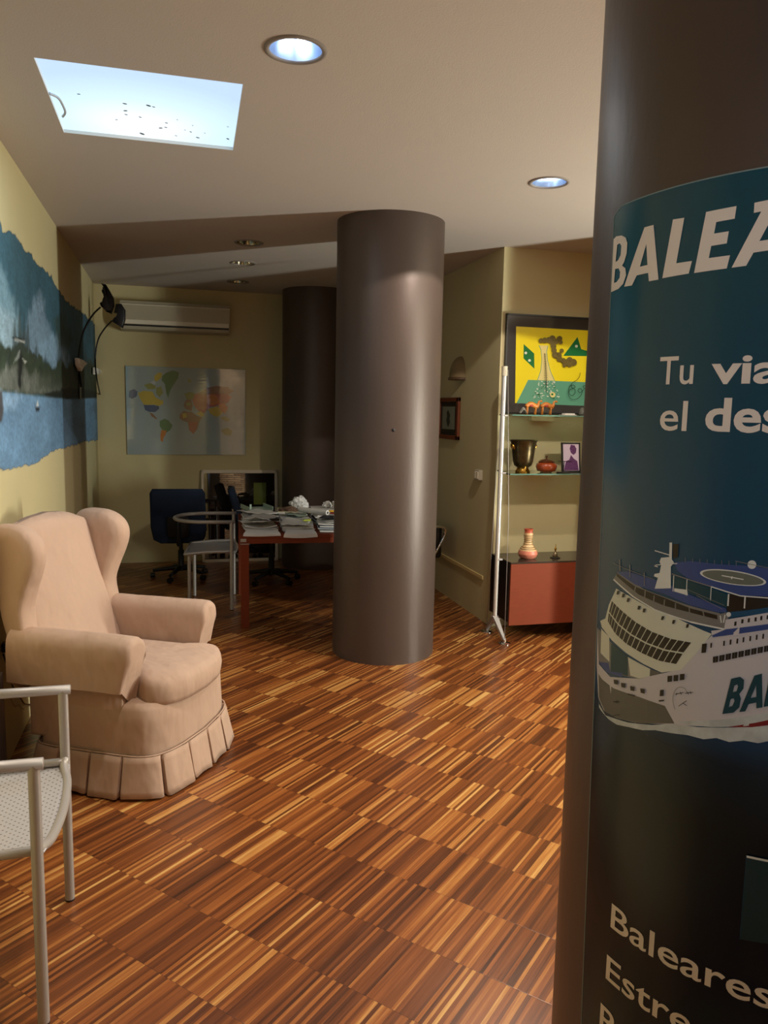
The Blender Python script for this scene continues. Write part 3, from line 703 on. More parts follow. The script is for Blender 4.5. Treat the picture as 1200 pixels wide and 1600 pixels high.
# ------------------------------------------------------------------ world map
t = thing('world_map', 'large laminated world map poster on the back wall', 'map', (-0.46, WB, 1.117))
mb = mat('map_sea', (152, 172, 176), 0.5, var=0.06, vscale=3, coat=1.0, ior=1.5); GLOSSY.append(mb)
bm = BM(); box(bm, (-0.461, WB-0.014, 1.117), (0.72, WB-0.002, 2.0), 0.0015); obj('map_board', bm, mb, t, False, True)
LM = [mat(n_, c_, 0.5, coat=1.0, ior=1.5, var=0.12, vscale=20) for n_, c_ in (('map_yellow', (196, 176, 70)), ('map_green', (84, 128, 84)), ('map_blue', (56, 88, 130)), ('map_red', (170, 84, 62)), ('map_orange', (196, 120, 50)), ('map_brown', (140, 104, 76)), ('map_ice', (184, 196, 200)), ('map_olive', (140, 148, 84)))]
bm = BM(); mlay = [0.0148]
def MP(pts, mi, jt=0.8):
    mlay[0] += 0.0001
    q = [on_y(180+x/5.4545, 560+y/5.4545, WB-0.0145) for x, y in jag(pts+[pts[0]], jt*2)[:-1]]
    flat(bm, [[(p_.x, p_.z) for p_ in q]], mi, mp=lambda x, z, o_: (x, WB-o_, z), off=mlay[0])
GLOSSY.extend(LM)
for m_ in GLOSSY:
    m_.node_tree.nodes['Principled BSDF'].inputs['Coat IOR'].default_value = 2.0; m_.node_tree.nodes['Principled BSDF'].inputs['Coat Roughness'].default_value = 0.02; ripple(m_)
MP([(335, 150), (370, 120), (400, 125), (395, 160), (360, 195), (335, 190)], 0)
MP([(400, 150), (440, 120), (490, 102), (545, 120), (535, 170), (500, 220), (470, 270), (450, 335), (435, 290), (425, 220), (395, 185)], 1)
MP([(245, 225), (300, 210), (345, 235), (340, 260), (280, 265)], 7)
MP([(120, 275), (160, 262), (190, 280), (185, 320), (150, 345), (118, 330)], 2)
MP([(195, 295), (240, 275), (320, 285), (340, 330), (375, 350), (410, 360), (408, 390), (370, 405), (330, 395), (245, 395), (215, 350)], 0)
MP([(242, 398), (330, 398), (372, 405), (375, 430), (340, 458), (290, 455), (255, 440)], 2)
MP([(290, 460), (320, 470), (345, 500), (360, 520), (345, 515), (310, 492)], 5)
MP([(380, 535), (420, 515), (455, 530), (490, 570), (470, 610), (440, 630), (410, 620), (380, 575)], 1)
MP([(395, 612), (438, 615), (430, 650), (410, 680), (405, 712), (388, 700), (385, 665)], 4)
MP([(600, 360), (640, 330), (660, 400), (650, 450), (600, 430), (585, 400)], 5)
MP([(550, 480), (585, 450), (650, 455), (700, 490), (740, 500), (715, 550), (700, 600), (665, 645), (630, 610), (620, 545), (575, 530), (548, 510)], 5)
MP([(570, 470), (605, 465), (610, 500), (580, 510)], 0)
MP([(625, 540), (705, 540), (695, 605), (665, 642), (632, 610)], 3)
MP([(640, 300), (740, 300), (850, 280), (960, 300), (990, 330), (960, 380), (880, 400), (800, 420), (760, 470), (700, 440), (665, 390)], 3)
MP([(770, 300), (860, 310), (900, 380), (820, 400), (770, 380)], 4)
MP([(790, 430), (860, 410), (920, 430), (905, 480), (860, 500), (810, 470)], 0)
MP([(900, 610), (960, 590), (1000, 620), (985, 660), (930, 650)], 7)
MP([(615, 180), (640, 175), (650, 200), (630, 210)], 7)
MP([(600, 380), (640, 375), (645, 400), (610, 405)], 7)
MP([(700, 300), (780, 250), (860, 235), (960, 245), (1010, 280), (960, 310), (850, 300), (760, 310)], 5)
MP([(870, 395), (930, 380), (960, 420), (940, 470), (905, 455)], 4)
MP([(690, 470), (730, 450), (760, 480), (740, 500)], 0)
MP([(300, 205), (330, 190), (350, 210), (330, 225)], 6); MP([(350, 250), (390, 240), (410, 290), (380, 330), (350, 300)], 7)
MP([(590, 300), (640, 285), (680, 300), (660, 350), (610, 350)], 7)
MP([(900, 500), (940, 495), (980, 520), (960, 540), (915, 525)], 7)
obj('printed_continents', bm, LM, t, False, True)

# ------------------------------------------------------------------ framed picture leaning on the back wall, standing on the floor
t = thing('framed_picture', 'large glazed picture in pale frame standing on the floor under the map', 'picture', (0.665, WB-0.05, 0))
x0, x1, zt_ = 0.262, 1.052, 0.965
mt = Matrix.Translation((0, WB-0.11, 0)) @ Matrix.Rotation(R(-4.5), 4, 'X')
FR = mat('pale_frame', (236, 224, 204), 0.45)
bm = BM()
for lo, hi in (((x0, 0, 0.0), (x0+0.025, 0.03, zt_)), ((x1-0.03, 0, 0.0), (x1, 0.03, zt_)), ((x0, 0, zt_-0.035), (x1, 0.03, zt_)), ((x0, 0, 0.0), (x1, 0.03, 0.03))): box(bm, lo, hi, 0.003)
bm.transform(mt); obj('frame', bm, FR, t, False, True)
bm = BM(); box(bm, (x0+0.025, 0.012, 0.03), (x1-0.03, 0.02, zt_-0.035)); bm.transform(mt)
obj('glazed_print', bm, mat('dark_glazed_print', (26, 22, 20), 0.02, ior=2.2, var=0.3, vscale=3), t, False, True)
bm = BM(); box(bm, (0.80, 0.0105, 0.60), (0.93, 0.0115, 0.83)); bm.transform(mt)
obj('painted_reflection', bm, mat('reflection_olive', (110, 124, 62), 0.05, coat=1.0), t, False, True)  # greenish reflection in the glass, put in as a coloured patch

# ------------------------------------------------------------------ right wall: sconce, small picture, switch
p_ = on_x(720, 594, WR)
t = thing('wall_sconce', 'half-round plaster uplight on the wall right of the middle column', 'wall lamp', (WR, p_.y, p_.z))
bm = BM()
def sc(u, v):
    a = math.pi*u; ph = v
    r_ = 0.105*math.sqrt(max(0, 1-(1-ph)**2))*0 + 0.105*(0.62+0.38*math.cos((v)*math.pi/2*0.9))
    return (WR-r_*math.sin(a)*0.9, p_.y+r_*math.cos(a), p_.z+0.01+v*0.17)
def sc2(u, v):
    a = math.pi*u; r_ = 0.105*math.sqrt(max(0.0, 1-(v*0.98)**2.2))
    return (WR-r_*math.sin(a)*0.9-0.001, p_.y+r_*math.cos(a), p_.z+0.02+v*0.17)
grid_surface(bm, sc2, 24, 14); obj('shade', bm, mat('plaster_shade', (136, 118, 84), 0.7), t, True, True)
bm = BM(); prism(bm, [(0.115*math.cos(math.pi*k/16), 0.105*math.sin(math.pi*k/16)) for k in range(17)], 0.0, 0.02, 0.003, 1, 0, lambda x, y, z: (WR-y, p_.y+x, p_.z+z)); obj('rim', bm, mat('sconce_rim', (90, 66, 44), 0.5), t, False, True)
pa, pb = on_x(689, 622, WR), on_x(720.5, 622, WR); zb_ = on_x(719, 688, WR).z; zt2 = on_x(720, 621, WR).z
t = thing('small_framed_picture', 'small picture in brown wooden frame on the wall beside the middle column', 'picture', (WR, (pa.y+pb.y)/2, zb_))
ya, yb = pb.y, pa.y
FW2 = mat('brown_frame_wood', (120, 62, 34), 0.4)
bm = BM()
for lo, hi in (((ya, zb_), (yb, zb_+0.035)), ((ya, zt2-0.035), (yb, zt2)), ((ya, zb_), (ya+0.045, zt2)), ((yb-0.045, zb_), (yb, zt2))): box(bm, (WR-0.025, lo[0], lo[1]), (WR-0.001, hi[0], hi[1]), 0.004)
obj('frame', bm, FW2, t, False, True)
bm = BM(); box(bm, (WR-0.014, ya+0.04, zb_+0.03), (WR-0.004, yb-0.04, zt2-0.03)); obj('mount', bm, mat('dark_mount', (50, 46, 38), 0.3), t, False, True)
bm = BM(); box(bm, (WR-0.016, ya+0.095, zb_+0.085), (WR-0.0145, yb-0.095, zt2-0.075)); obj('print', bm, mat('grey_print', (136, 140, 122), 0.3), t, False, True)
ym = (ya+yb)/2; zm = (zb_+zt2)/2
bm = BM(); flat(bm, [[(ym+dx, zm+dz) for dx, dz in ((-0.02, -0.06), (0.0, -0.075), (0.025, -0.05), (0.05, -0.01), (0.03, 0.02), (0.045, 0.05), (0.01, 0.075), (-0.02, 0.05), (-0.05, 0.03), (-0.035, 0.0), (-0.05, -0.03))]], 0, lambda y, z, o_: (WR-0.017, y, z)); obj('printed_emblem', bm, mat('emblem_dark', (58, 62, 54), 0.4), t, False, True)
p_ = on_x(751, 742, WR)
t = thing('light_switch', 'small cream double switch box on the wall left of the shelving', 'light switch', (WR, p_.y, p_.z))
bm = BM(); box(bm, (WR-0.035, p_.y-0.045, p_.z-0.04), (WR, p_.y+0.045, p_.z+0.04), 0.006); obj('switch_box', bm, WHITEPL, t, False, True)
for dy in (-0.021, 0.021):
    bm = BM(); box(bm, (WR-0.041, p_.y+dy-0.017, p_.z-0.028), (WR-0.034, p_.y+dy+0.017, p_.z+0.028), 0.003); obj('rocker', bm, mat('rocker_plastic', (232, 222, 198), 0.4), t, False, True)

# ------------------------------------------------------------------ ceiling fittings
for i, (x, y) in enumerate(DOWN_LIT+DOWN_OFF):
    lit = i < len(DOWN_LIT)
    lab = ['lit round downlight beside the skylight panel', 'lit round downlight near the top of the middle column', 'unseen lit round downlight assumed over the shelving side of the room', 'unseen round downlight added as fill, left', 'unseen round downlight added as fill, right', 'unseen round downlight added to light the back of the poster column, left of the pair', 'unseen round downlight added to light the back of the poster column, right of the pair',
           'unlit round downlight behind the skylight, nearest of the three', 'unlit round downlight, middle one of the three over the desk', 'unlit round downlight nearest the air conditioner'][i]
    t = thing('recessed_downlight', lab, 'ceiling light', (x, y, CEIL), 0, 'recessed ceiling downlights')
    bm = BM(); lathe(bm, [(0.088, 0.004), (0.087, -0.004), (0.096, -0.007), (0.104, -0.004), (0.106, 0.0)], (0, 0, 0), 48); obj('trim_ring', bm, mat('trim_ring_paint', (140, 132, 126), 0.85), t, True)
    bm = BM(); lathe(bm, [(0.088, 0.0), (0.084, 0.03), (0.07, 0.08), (0.045, 0.12), (0.0, 0.135)], (0, 0, 0), 48)
    obj('reflector', bm, mat('reflector_lit', (190, 212, 240), 0.28, metal=0.85) if lit else mat('reflector_off', (190, 180, 160), 0.15, metal=1.0), t, True)
    bm = BM()
    if lit:
        for dx in (-0.022, 0.022):
            tube(bm, [(dx, -0.045, 0.040), (dx, 0.045, 0.040)], 0.015, 12)
        obj('lamp_tube', bm, mat('lamp_glow', (255, 255, 255), 0.4, emit=(235, 242, 255), estr=4.0), t, True)
    else:
        tube(bm, [(-0.03, 0.01, 0.08), (0.03, -0.01, 0.08)], 0.013, 10); tube(bm, [(-0.03, -0.03, 0.085), (0.03, -0.04, 0.085)], 0.011, 10)
        obj('lamp_tube', bm, mat('lamp_glass_off', (220, 216, 206), 0.2), t, True)
t = thing('ceiling_light_panel', 'square cold white backlit panel recessed in the ceiling', 'ceiling light', (-0.09, 3.44, CEIL))
em = bpy.data.materials.new('backlit_diffuser'); em.use_nodes = True; nt = em.node_tree; b = nt.nodes['Principled BSDF']
tc = nt.nodes.new('ShaderNodeTexCoord'); mp_ = nt.nodes.new('ShaderNodeMapping'); nt.links.new(tc.outputs['Object'], mp_.inputs[0]); mp_.inputs['Location'].default_value = (0.05, -0.42, 0); mp_.inputs['Scale'].default_value = (1.7, 1.9, 0)
gr = nt.nodes.new('ShaderNodeTexGradient'); gr.gradient_type = 'SPHERICAL'; nt.links.new(mp_.outputs[0], gr.inputs[0])
cr = nt.nodes.new('ShaderNodeValToRGB'); nt.links.new(gr.outputs['Fac'], cr.inputs[0]); e = cr.color_ramp.elements
e[0].position = 0; e[0].color = rgb(190, 216, 242); e[1].position = 1; e[1].color = rgb(255, 255, 255); k = e.new(0.45); k.color = rgb(212, 240, 252)
b.inputs['Base Color'].default_value = rgb(60, 60, 60); nt.links.new(cr.outputs[0], b.inputs['Emission Color']); b.inputs['Emission Strength'].default_value = 1.15
bm = BM(); flat(bm, [[(x, y) for x, y in SKY]], 0, lambda x, y, o_: (x, y, CEIL+0.014)); obj('diffuser', bm, em, t, False, True)
bm = BM()
for (a, b2) in zip(SKY, SKY[1:]+SKY[:1]):
    f = bm.faces.new([bm.verts.new((a[0], a[1], CEIL)), bm.verts.new((b2[0], b2[1], CEIL)), bm.verts.new((b2[0], b2[1], CEIL+0.014)), bm.verts.new((a[0], a[1], CEIL+0.014))])
obj('recess_edge', bm, mat('recess_paint', (225, 228, 230), 0.6), t, False, True)
bm = BM()
for px, py, L_ in ((195, 162, 4), (196, 173, 4), (197, 179, 3), (182, 187, 2.5), (219, 183, 3), (232, 165, 5), (240, 167, 3), (251, 200, 4), (259, 199, 3), (260, 192, 3), (277, 187, 2), (289, 203, 2), (301, 196, 2), (298, 206, 3), (309, 215, 4), (275, 212, 2.5), (123, 147, 3), (356, 217, 4), (356, 198, 2), (222, 209, 6), (320, 208, 2)):
    q = on_z(px, py, CEIL+0.0138); s_ = L_/1210*q.length*0.5; a = random.uniform(-0.5, 0.9)
    flat(bm, [[(q.x+s_*1.3*math.cos(k*math.pi/4)*math.cos(a)-s_*0.6*math.sin(k*math.pi/4)*math.sin(a), q.y+s_*1.3*math.cos(k*math.pi/4)*math.sin(a)+s_*0.9*math.sin(k*math.pi/4)*math.cos(a)) for k in range(8)]], 0, lambda x, y, o_: (x, y, CEIL+0.0136))
obj('dead_insects', bm, mat('insect_specks', (90, 110, 130), 0.8), t, False, True)
bm = BM(); q = [on_z(x, y, CEIL+0.008) for x, y in ((77, 146), (90, 152), (97, 162), (102, 175), (98, 182))]
tube(bm, smooth_path(q, 6), 0.005, 8); obj('cable_loop', bm, mat('grey_cable', (190, 198, 210), 0.6), t, True, True)

# ------------------------------------------------------------------ slip-covered wing armchair
ARM = thing('wing_armchair', 'beige slip-covered wing armchair with pleated skirt', 'armchair', (0.09, 3.42, 0), math.atan2(-0.49, 0.87))
# local axes: +x forward (a), +y to the chair's left (b)
inv_arm = frame_of(ARM).inverted()
def clampx(bm, parent=ARM):
    mt_ = frame_of(parent)
    for v in bm.verts:
        w_ = mt_ @ v.co
        if w_.x < WL+0.02:
            w_.x = WL+0.02; v.co = mt_.inverted() @ w_
# base body: outline rounded rectangle, bowed front
def base_outline(z, grow=0.0, n_=120):
    pts = []
    hw = 0.345+grow; fr_ = -0.035+grow; bk = -0.60-grow
    for k_ in range(n_):
        t_ = 2*math.pi*k_/n_
        ca, sa = math.cos(t_), math.sin(t_)
        e_ = 0.28
        x = math.copysign(abs(ca)**e_, ca); y = math.copysign(abs(sa)**e_, sa)
        ax = (fr_+bk)/2+x*(fr_-bk)/2
        bow = 0.055*(1-y*y)*max(0, x)**2
        pts.append((ax+bow, y*hw, z))
    return pts
bm = BM(); rings = []
for z, g_ in ((0.13, 0.0), (0.2, 0.0), (0.3, -0.004), (0.36, -0.006), (0.385, -0.02), (0.39, -0.06)):
    rings.append([bm.verts.new(p_) for p_ in base_outline(z, g_)])
for A_, B_ in zip(rings, rings[1:]):
    for k_ in range(len(A_)): bm.faces.new((A_[k_], A_[(k_+1) % len(A_)], B_[(k_+1) % len(A_)], B_[k_]))
bm.faces.new(rings[-1]); bm.faces.new(rings[0][::-1]); clampx(bm)
obj('seat_base', bm, FABRIC, ARM, True, autos=60)
# pleated skirt
bm = BM()
base = base_outline(0, 0.0, 360)
# arc length parametrise
cum = [0]
for i in range(360): cum.append(cum[-1]+(Vector(base[(i+1) % 360])-Vector(base[i])).length)
Lt = cum[-1]
def at_s(s_):
    s_ %= Lt
    import bisect
    i = max(0, bisect.bisect_right(cum, s_)-1) % 360
    a, b2 = Vector(base[i]), Vector(base[(i+1) % 360]); t_ = (s_-cum[i])/max(1e-9, cum[i+1]-cum[i]); p_ = a.lerp(b2, t_)
    tg = (b2-a).normalized(); return p_, Vector((tg.y, -tg.x, 0))
NP = 16; samples = []
per = Lt/NP
rnd = random.Random(3)
flare = [rnd.uniform(0.8, 1.3) for _ in range(NP)]
for i in range(NP):
    for f_, d_ in ((0.0, -1.2), (0.035, -1.1), (0.055, 1.0), (0.12, 1.15), (0.3, 1.0), (0.5, 0.95), (0.7, 1.0), (0.9, 1.2), (0.97, 1.05)):
        samples.append(((i+f_)*per, d_, flare[i] if d_ > 0 else 1.0))
rows = []
for j in range(7):
    v_ = j/6; z = 0.175-v_*0.165
    row_ = []
    for s_, d_, fl in samples:
        p_, n_ = at_s(s_)
        o_ = 0.012+(0.006+0.024*v_)*(d_ if d_ > 0 else -0.9)*fl + 0.008*v_
        row_.append(bm.verts.new((p_.x+n_.x*o_, p_.y+n_.y*o_, z+0.004*math.sin(s_*23)*v_)))
    rows.append(row_)
for A_, B_ in zip(rows, rows[1:]):
    for k_ in range(len(A_)): bm.faces.new((A_[k_], A_[(k_+1) % len(A_)], B_[(k_+1) % len(A_)], B_[k_]))
clampx(bm)
o = obj('pleated_skirt', bm, FABRIC, ARM, True, autos=50)
s_ = o.modifiers.new('solid', 'SOLIDIFY'); s_.thickness = 0.004; s_.offset = -1
# piping seam above the skirt
bm = BM(); tube(bm, [Vector(p_)+Vector((0, 0, 0.178)) for p_ in base_outline(0, 0.011, 90)], 0.0035, 6, closed=True); clampx(bm); obj('skirt_seam', bm, FABRIC, ARM, True)
# seat cushion (T-shaped front, bulging)
def cushion():
    bm = BM(); n_ = 72; rings = []
    out = []
    for k_ in range(n_):
        t_ = 2*math.pi*k_/n_; ca, sa = math.cos(t_), math.sin(t_)
        x = math.copysign(abs(ca)**0.35, ca); y = math.copysign(abs(sa)**0.35, sa)
        ax = -0.30+x*0.285; hw = 0.245+0.055/(1+math.exp(-(ax+0.115)/0.015))
        out.append((ax+0.055*(1-y*y)*max(0, x)**2, y*hw))
    cx_ = -0.27
    for sc_, z in ((0.0, 0.385), (0.6, 0.383), (0.93, 0.378), (0.985, 0.375), (1.0, 0.395), (1.012, 0.425), (1.0, 0.455), (0.975, 0.476), (0.9, 0.488), (0.7, 0.502), (0.4, 0.508), (0.0, 0.508)):
        if sc_ == 0.0: rings.append([bm.verts.new((cx_, 0, z))])
        else: rings.append([bm.verts.new((cx_+(x-cx_)*sc_, y*sc_, z-0.03*max(0, x*sc_+0.1)*2-(0.0 if sc_ > 0.9 else 0.006*math.sin(9*y)))) for x, y in out])
    for A_, B_ in zip(rings, rings[1:]):
        for k_ in range(n_):
            k2 = (k_+1) % n_
            if len(A_) == 1: bm.faces.new((A_[0], B_[k2], B_[k_]))
            elif len(B_) == 1: bm.faces.new((A_[k_], A_[k2], B_[0]))
            else: bm.faces.new((A_[k_], A_[k2], B_[k2], B_[k_]))
    return bm
obj('seat_cushion', cushion(), FABRIC, ARM, True)
# arms: rounded padded top over an outer flap
for s_ in (-1, 1):
    bm = BM(); N_ = 26
    # cross-section in (b,z), swept along a
    def sect(u):   # u in 0..1 -> offset from arm axis (b, z)
        pts = [(-0.062, 0.36), (-0.064, 0.50), (-0.066, 0.60), (-0.058, 0.640), (-0.035, 0.664), (0.0, 0.672), (0.035, 0.665), (0.060, 0.642), (0.070, 0.60), (0.072, 0.52), (0.074, 0.45)]
        pp = smooth_path([(x, y, 0) for x, y in pts], 3); return [(p_.x, p_.y) for p_ in pp]
    S_ = sect(0); rings = []
    av = [-0.68, -0.6, -0.5, -0.4, -0.3, -0.22, -0.16, -0.12, -0.105, -0.10]
    for i, a in enumerate(av):
        k_ = 1.0 if a < -0.15 else (0.985 if a < -0.11 else (0.93 if a < -0.102 else 0.80))
        ring = []
        for (bb, zz) in S_:
            z = 0.50+(zz-0.50)*(k_ if zz > 0.5 else 1)
            z += 0.010*(a+0.4)
            # front slopes back toward the bottom edge
            aa = a - (0.0 if i < 6 else 0.06*max(0, (0.6-zz))/0.2*((i-5)/4.0))
            ring.append(bm.verts.new((aa, s_*(0.318+bb*k_+0.004*math.sin(a*30)), z)))
        rings.append(ring)
    for A_, B_ in zip(rings, rings[1:]):
        for k_ in range(len(A_)-1): bm.faces.new((A_[k_], A_[k_+1], B_[k_+1], B_[k_]))
    bm.faces.new(rings[-1])
    bm.faces.new(rings[0][::-1])
    clampx(bm); o = obj('armrest', bm, FABRIC, ARM, True, autos=70)
    # front post of the arm below the flap, down to the base
    bm = BM(); prism(bm, [(-0.62, 0.20), (-0.17, 0.20), (-0.17, 0.40), (-0.18, 0.52), (-0.19, 0.60), (-0.62, 0.60)], s_*0.262, s_*0.338, 0.02, 3, 0, lambda a, z, b_: (a, b_, z)); clampx(bm)
    obj('arm_panel', bm, FABRIC, ARM, True, autos=60)
# backrest: tapered slab reclining
bm = BM()
def bk(u, v):
    # u around section, v up
    z = 0.36+v*0.745
    ctr = -0.50-0.225*v - 0.02*math.sin(v*math.pi)
    wth = 0.27+0.015*math.sin(v*3.1); th_ = 0.10
    t_ = 2*math.pi*u; ca, sa = math.cos(t_), math.sin(t_)
    x = math.copysign(abs(ca)**0.5, ca); y = math.copysign(abs(sa)**0.4, sa)
    crown = 0.0 if v < 0.85 else -0.05*((v-0.85)/0.15)**2*(y*y)
    sh = 1.0 if v < 0.93 else math.sqrt(max(0.02, 1-((v-0.93)/0.07)**2))
    px_ = ctr-th_*0.5+x*th_*0.5*sh+(0.028*(1-y*y) if x > 0 else 0)*(1-0.3*v)
    return (px_, y*wth*(0.97+0.03*sh), z+crown+0.008*(1-y*y)*v)
g = grid_surface(bm, bk, 56, 30, closed_u=True)
bm.faces.new(g[-1]); bm.faces.new(g[0][::-1]); clampx(bm)
obj('backrest', bm, FABRIC, ARM, True, autos=70)
# wings
wing = [(-0.60, 0.60), (-0.615, 0.66), (-0.625, 0.74), (-0.60, 0.82), (-0.565, 0.90), (-0.545, 0.97), (-0.555, 1.03), (-0.60, 1.075), (-0.67, 1.098), (-0.76, 1.095), (-0.80, 1.06), (-0.80, 0.95), (-0.75, 0.75), (-0.69, 0.55), (-0.64, 0.50)]
wing = [(p_.x, p_.y) for p_ in smooth_path([(x, y, 0) for x, y in wing], 4, closed=True)]
for s_ in (-1, 1):
    bm = BM(); n_ = len(wing); cxw, czw = -0.68, 0.86; rings = []
    for t_, k_ in ((0.235, 0.55), (0.245, 0.86), (0.262, 0.96), (0.285, 1.0), (0.31, 1.0), (0.33, 0.965), (0.342, 0.87), (0.346, 0.55)):
        ring = []
        for (a, z) in wing:
            fl = 0.10*max(0, a+0.68)     # flares out toward its front edge
            aa = cxw+(a-cxw)*k_; zz = czw+(z-czw)*(1-(1-k_)*0.5)
            ring.append(bm.verts.new((aa, s_*(t_+fl), zz)))
        rings.append(ring)
    for A_, B_ in zip(rings, rings[1:]):
        for k_ in range(n_): bm.faces.new((A_[k_], A_[(k_+1) % n_], B_[(k_+1) % n_], B_[k_]))
    bm.faces.new(rings[0][::-1]); bm.faces.new(rings[-1]); clampx(bm)
    obj('wing', bm, FABRIC, ARM, True, autos=75)

# ------------------------------------------------------------------ tubular metal armchairs
def metal_chair(label, loc, rz):
    """faces +x; origin at floor midway between the front legs"""
    t = thing('metal_armchair', label, 'chair', loc, rz, 'tubular metal armchairs')
    hw = 0.265; r_ = 0.0150; zA = 0.712; D = 0.46
    pts = [(0.022, -hw, zA), (-0.20, -hw, zA)]
    arc = [(-0.20-(D-0.20)*math.sin(a), -hw*math.cos(a), zA) for a in [math.pi*k/20 for k in range(1, 20)]]
    pts = pts+arc+[(-0.20, hw, zA), (0.022, hw, zA)]
    bm = BM(); tube(bm, pts, r_, 14); obj('arm_and_back_rail', bm, ALU, t, True)
    for s_ in (-1, 1):
        bm = BM(); tube(bm, [(0, s_*hw, 0.006), (0, s_*hw, zA)], r_, 14); o = obj('leg', bm, ALU, t, True, autos=60)
        bm = BM(); lathe(bm, [(0, 0), (0.0145, 0), (0.0150, 0.005), (0.0, 0.005)], (0, s_*hw, 0), 14); obj('foot_cap', bm, DARKPL, o)
        bm = BM(); tube(bm, [(-0.33, s_*(hw-0.03), 0.006), (-0.33, s_*(hw-0.03), 0.455)], r_, 14); o = obj('leg', bm, ALU, t, True, autos=60)
        bm = BM(); lathe(bm, [(0, 0), (0.0145, 0), (0.0150, 0.005), (0.0, 0.005)], (-0.33, s_*(hw-0.03), 0), 14); obj('foot_cap', bm, DARKPL, o)
    zs = 0.475
    # seat frame: side rails and a front rail bowing forward
    fr = [(-0.36, -hw+0.012, 0.455), (-0.2, -hw+0.012, zs-0.005), (-0.03, -hw+0.012, zs), (0.0, -hw+0.03, zs-0.004), (0.018, -hw*0.6, zs-0.022), (0.026, 0, zs-0.03), (0.018, hw*0.6, zs-0.022), (0.0, hw-0.03, zs-0.004), (0.0, hw-0.006, zs+0.012)]
    fr2 = [(-0.36, hw-0.012, 0.455), (-0.2, hw-0.012, zs-0.002), (0, hw-0.012, zs+0.005)]
    bm = BM(); tube(bm, smooth_path(fr, 6), 0.0130, 12); tube(bm, smooth_path(fr2, 6), 0.0130, 12); tube(bm, [(-0.36, -hw+0.012, 0.455), (-0.36, hw-0.012, 0.455)], 0.0130, 12)
    obj('seat_frame', bm, ALU, t, True)
    bm = BM()
    def st(u, v):
        x = -0.36+u*0.375; y = (v*2-1)*(hw-0.012); return (x+0.012*(1-(v*2-1)**2)*u, y, 0.462+0.008*u-0.020*(1-(v*2-1)**2)*(0.3+0.7*u))
    g = grid_surface(bm, st, 16, 16)
    o = obj('perforated_seat', bm, SEATM, t, True)
    m_ = o.modifiers.new('solid', 'SOLIDIFY'); m_.thickness = 0.003
    return t
def perforated():
    m = mat('perforated_steel', (184, 182, 184), 0.5, metal=0.2)
    nt = m.node_tree; b = nt.nodes['Principled BSDF']; tc = nt.nodes['Texture Coordinate']
    vo = nt.nodes.new('ShaderNodeTexVoronoi'); vo.inputs['Scale'].default_value = 62; vo.inputs['Randomness'].default_value = 0.0; vo.feature = 'F1'
    mp = nt.nodes.new('ShaderNodeMapping'); mp.inputs['Rotation'].default_value = (0, 0, R(45)); mp.inputs['Scale'].default_value = (1, 1, 0)
    nt.links.new(tc.outputs['Object'], mp.inputs[0]); nt.links.new(mp.outputs[0], vo.inputs['Vector'])
    cr = nt.nodes.new('ShaderNodeValToRGB'); cr.color_ramp.elements[0].position = 0.14; cr.color_ramp.elements[0].color = rgb(120, 114, 112); cr.color_ramp.elements[1].position = 0.2; cr.color_ramp.elements[1].color = rgb(184, 182, 184)
    nt.links.new(vo.outputs['Distance'], cr.inputs[0]); nt.links.new(cr.outputs[0], b.inputs['Base Color'])
    return m
SEATM = perforated()
mc = metal_chair('silver tubular metal armchair cut by the left edge, in front of the wing armchair', (-0.350, 2.255, 0), 0.0)
dup(mc, (0.452, 6.40, 0), -R(6), 'silver tubular metal armchair drawn up to the left end of the desk')

# ------------------------------------------------------------------ desk
TX0, TX1, TY0, TY1, TZ = 0.452, 1.80, 5.60, 6.75, 0.694
t = thing('desk', 'red-brown wooden desk covered with papers behind the middle column', 'desk', (TX0, TY0, 0))
bm = BM(); box(bm, (TX0, TY0, TZ-0.028), (TX1, TY1, TZ), 0.003); obj('tabletop', bm, REDWOOD, t, False, True)
bm = BM(); box(bm, (TX0+0.004, TY0+0.004, TZ-0.066), (TX1-0.004, TY0+0.03, TZ-0.0285)); box(bm, (TX0+0.004, TY1-0.03, TZ-0.066), (TX1-0.004, TY1-0.004, TZ-0.0285)); box(bm, (TX0+0.004, TY0+0.03, TZ-0.066), (TX0+0.03, TY1-0.03, TZ-0.0285)); obj('apron', bm, REDWOOD, t, False, True)
for x in (TX0+0.002, TX1-0.062):
    for y in (TY0+0.002, TY1-0.062):
        bm = BM(); box(bm, (x, y, 0), (x+0.058, y+0.058, TZ-0.067), 0.002); obj('leg', bm, REDWOOD, t, False, True)
bm = BM(); box(bm, (TX0-0.002, TY0-0.003, TZ-0.052), (TX0+0.04, TY0+0.001, TZ-0.028)); box(bm, (TX0-0.002, TY0-0.003, TZ-0.070), (TX0+0.062, TY0+0.001, TZ-0.064)); obj('corner_bracket', bm, ALU, t, False, True)

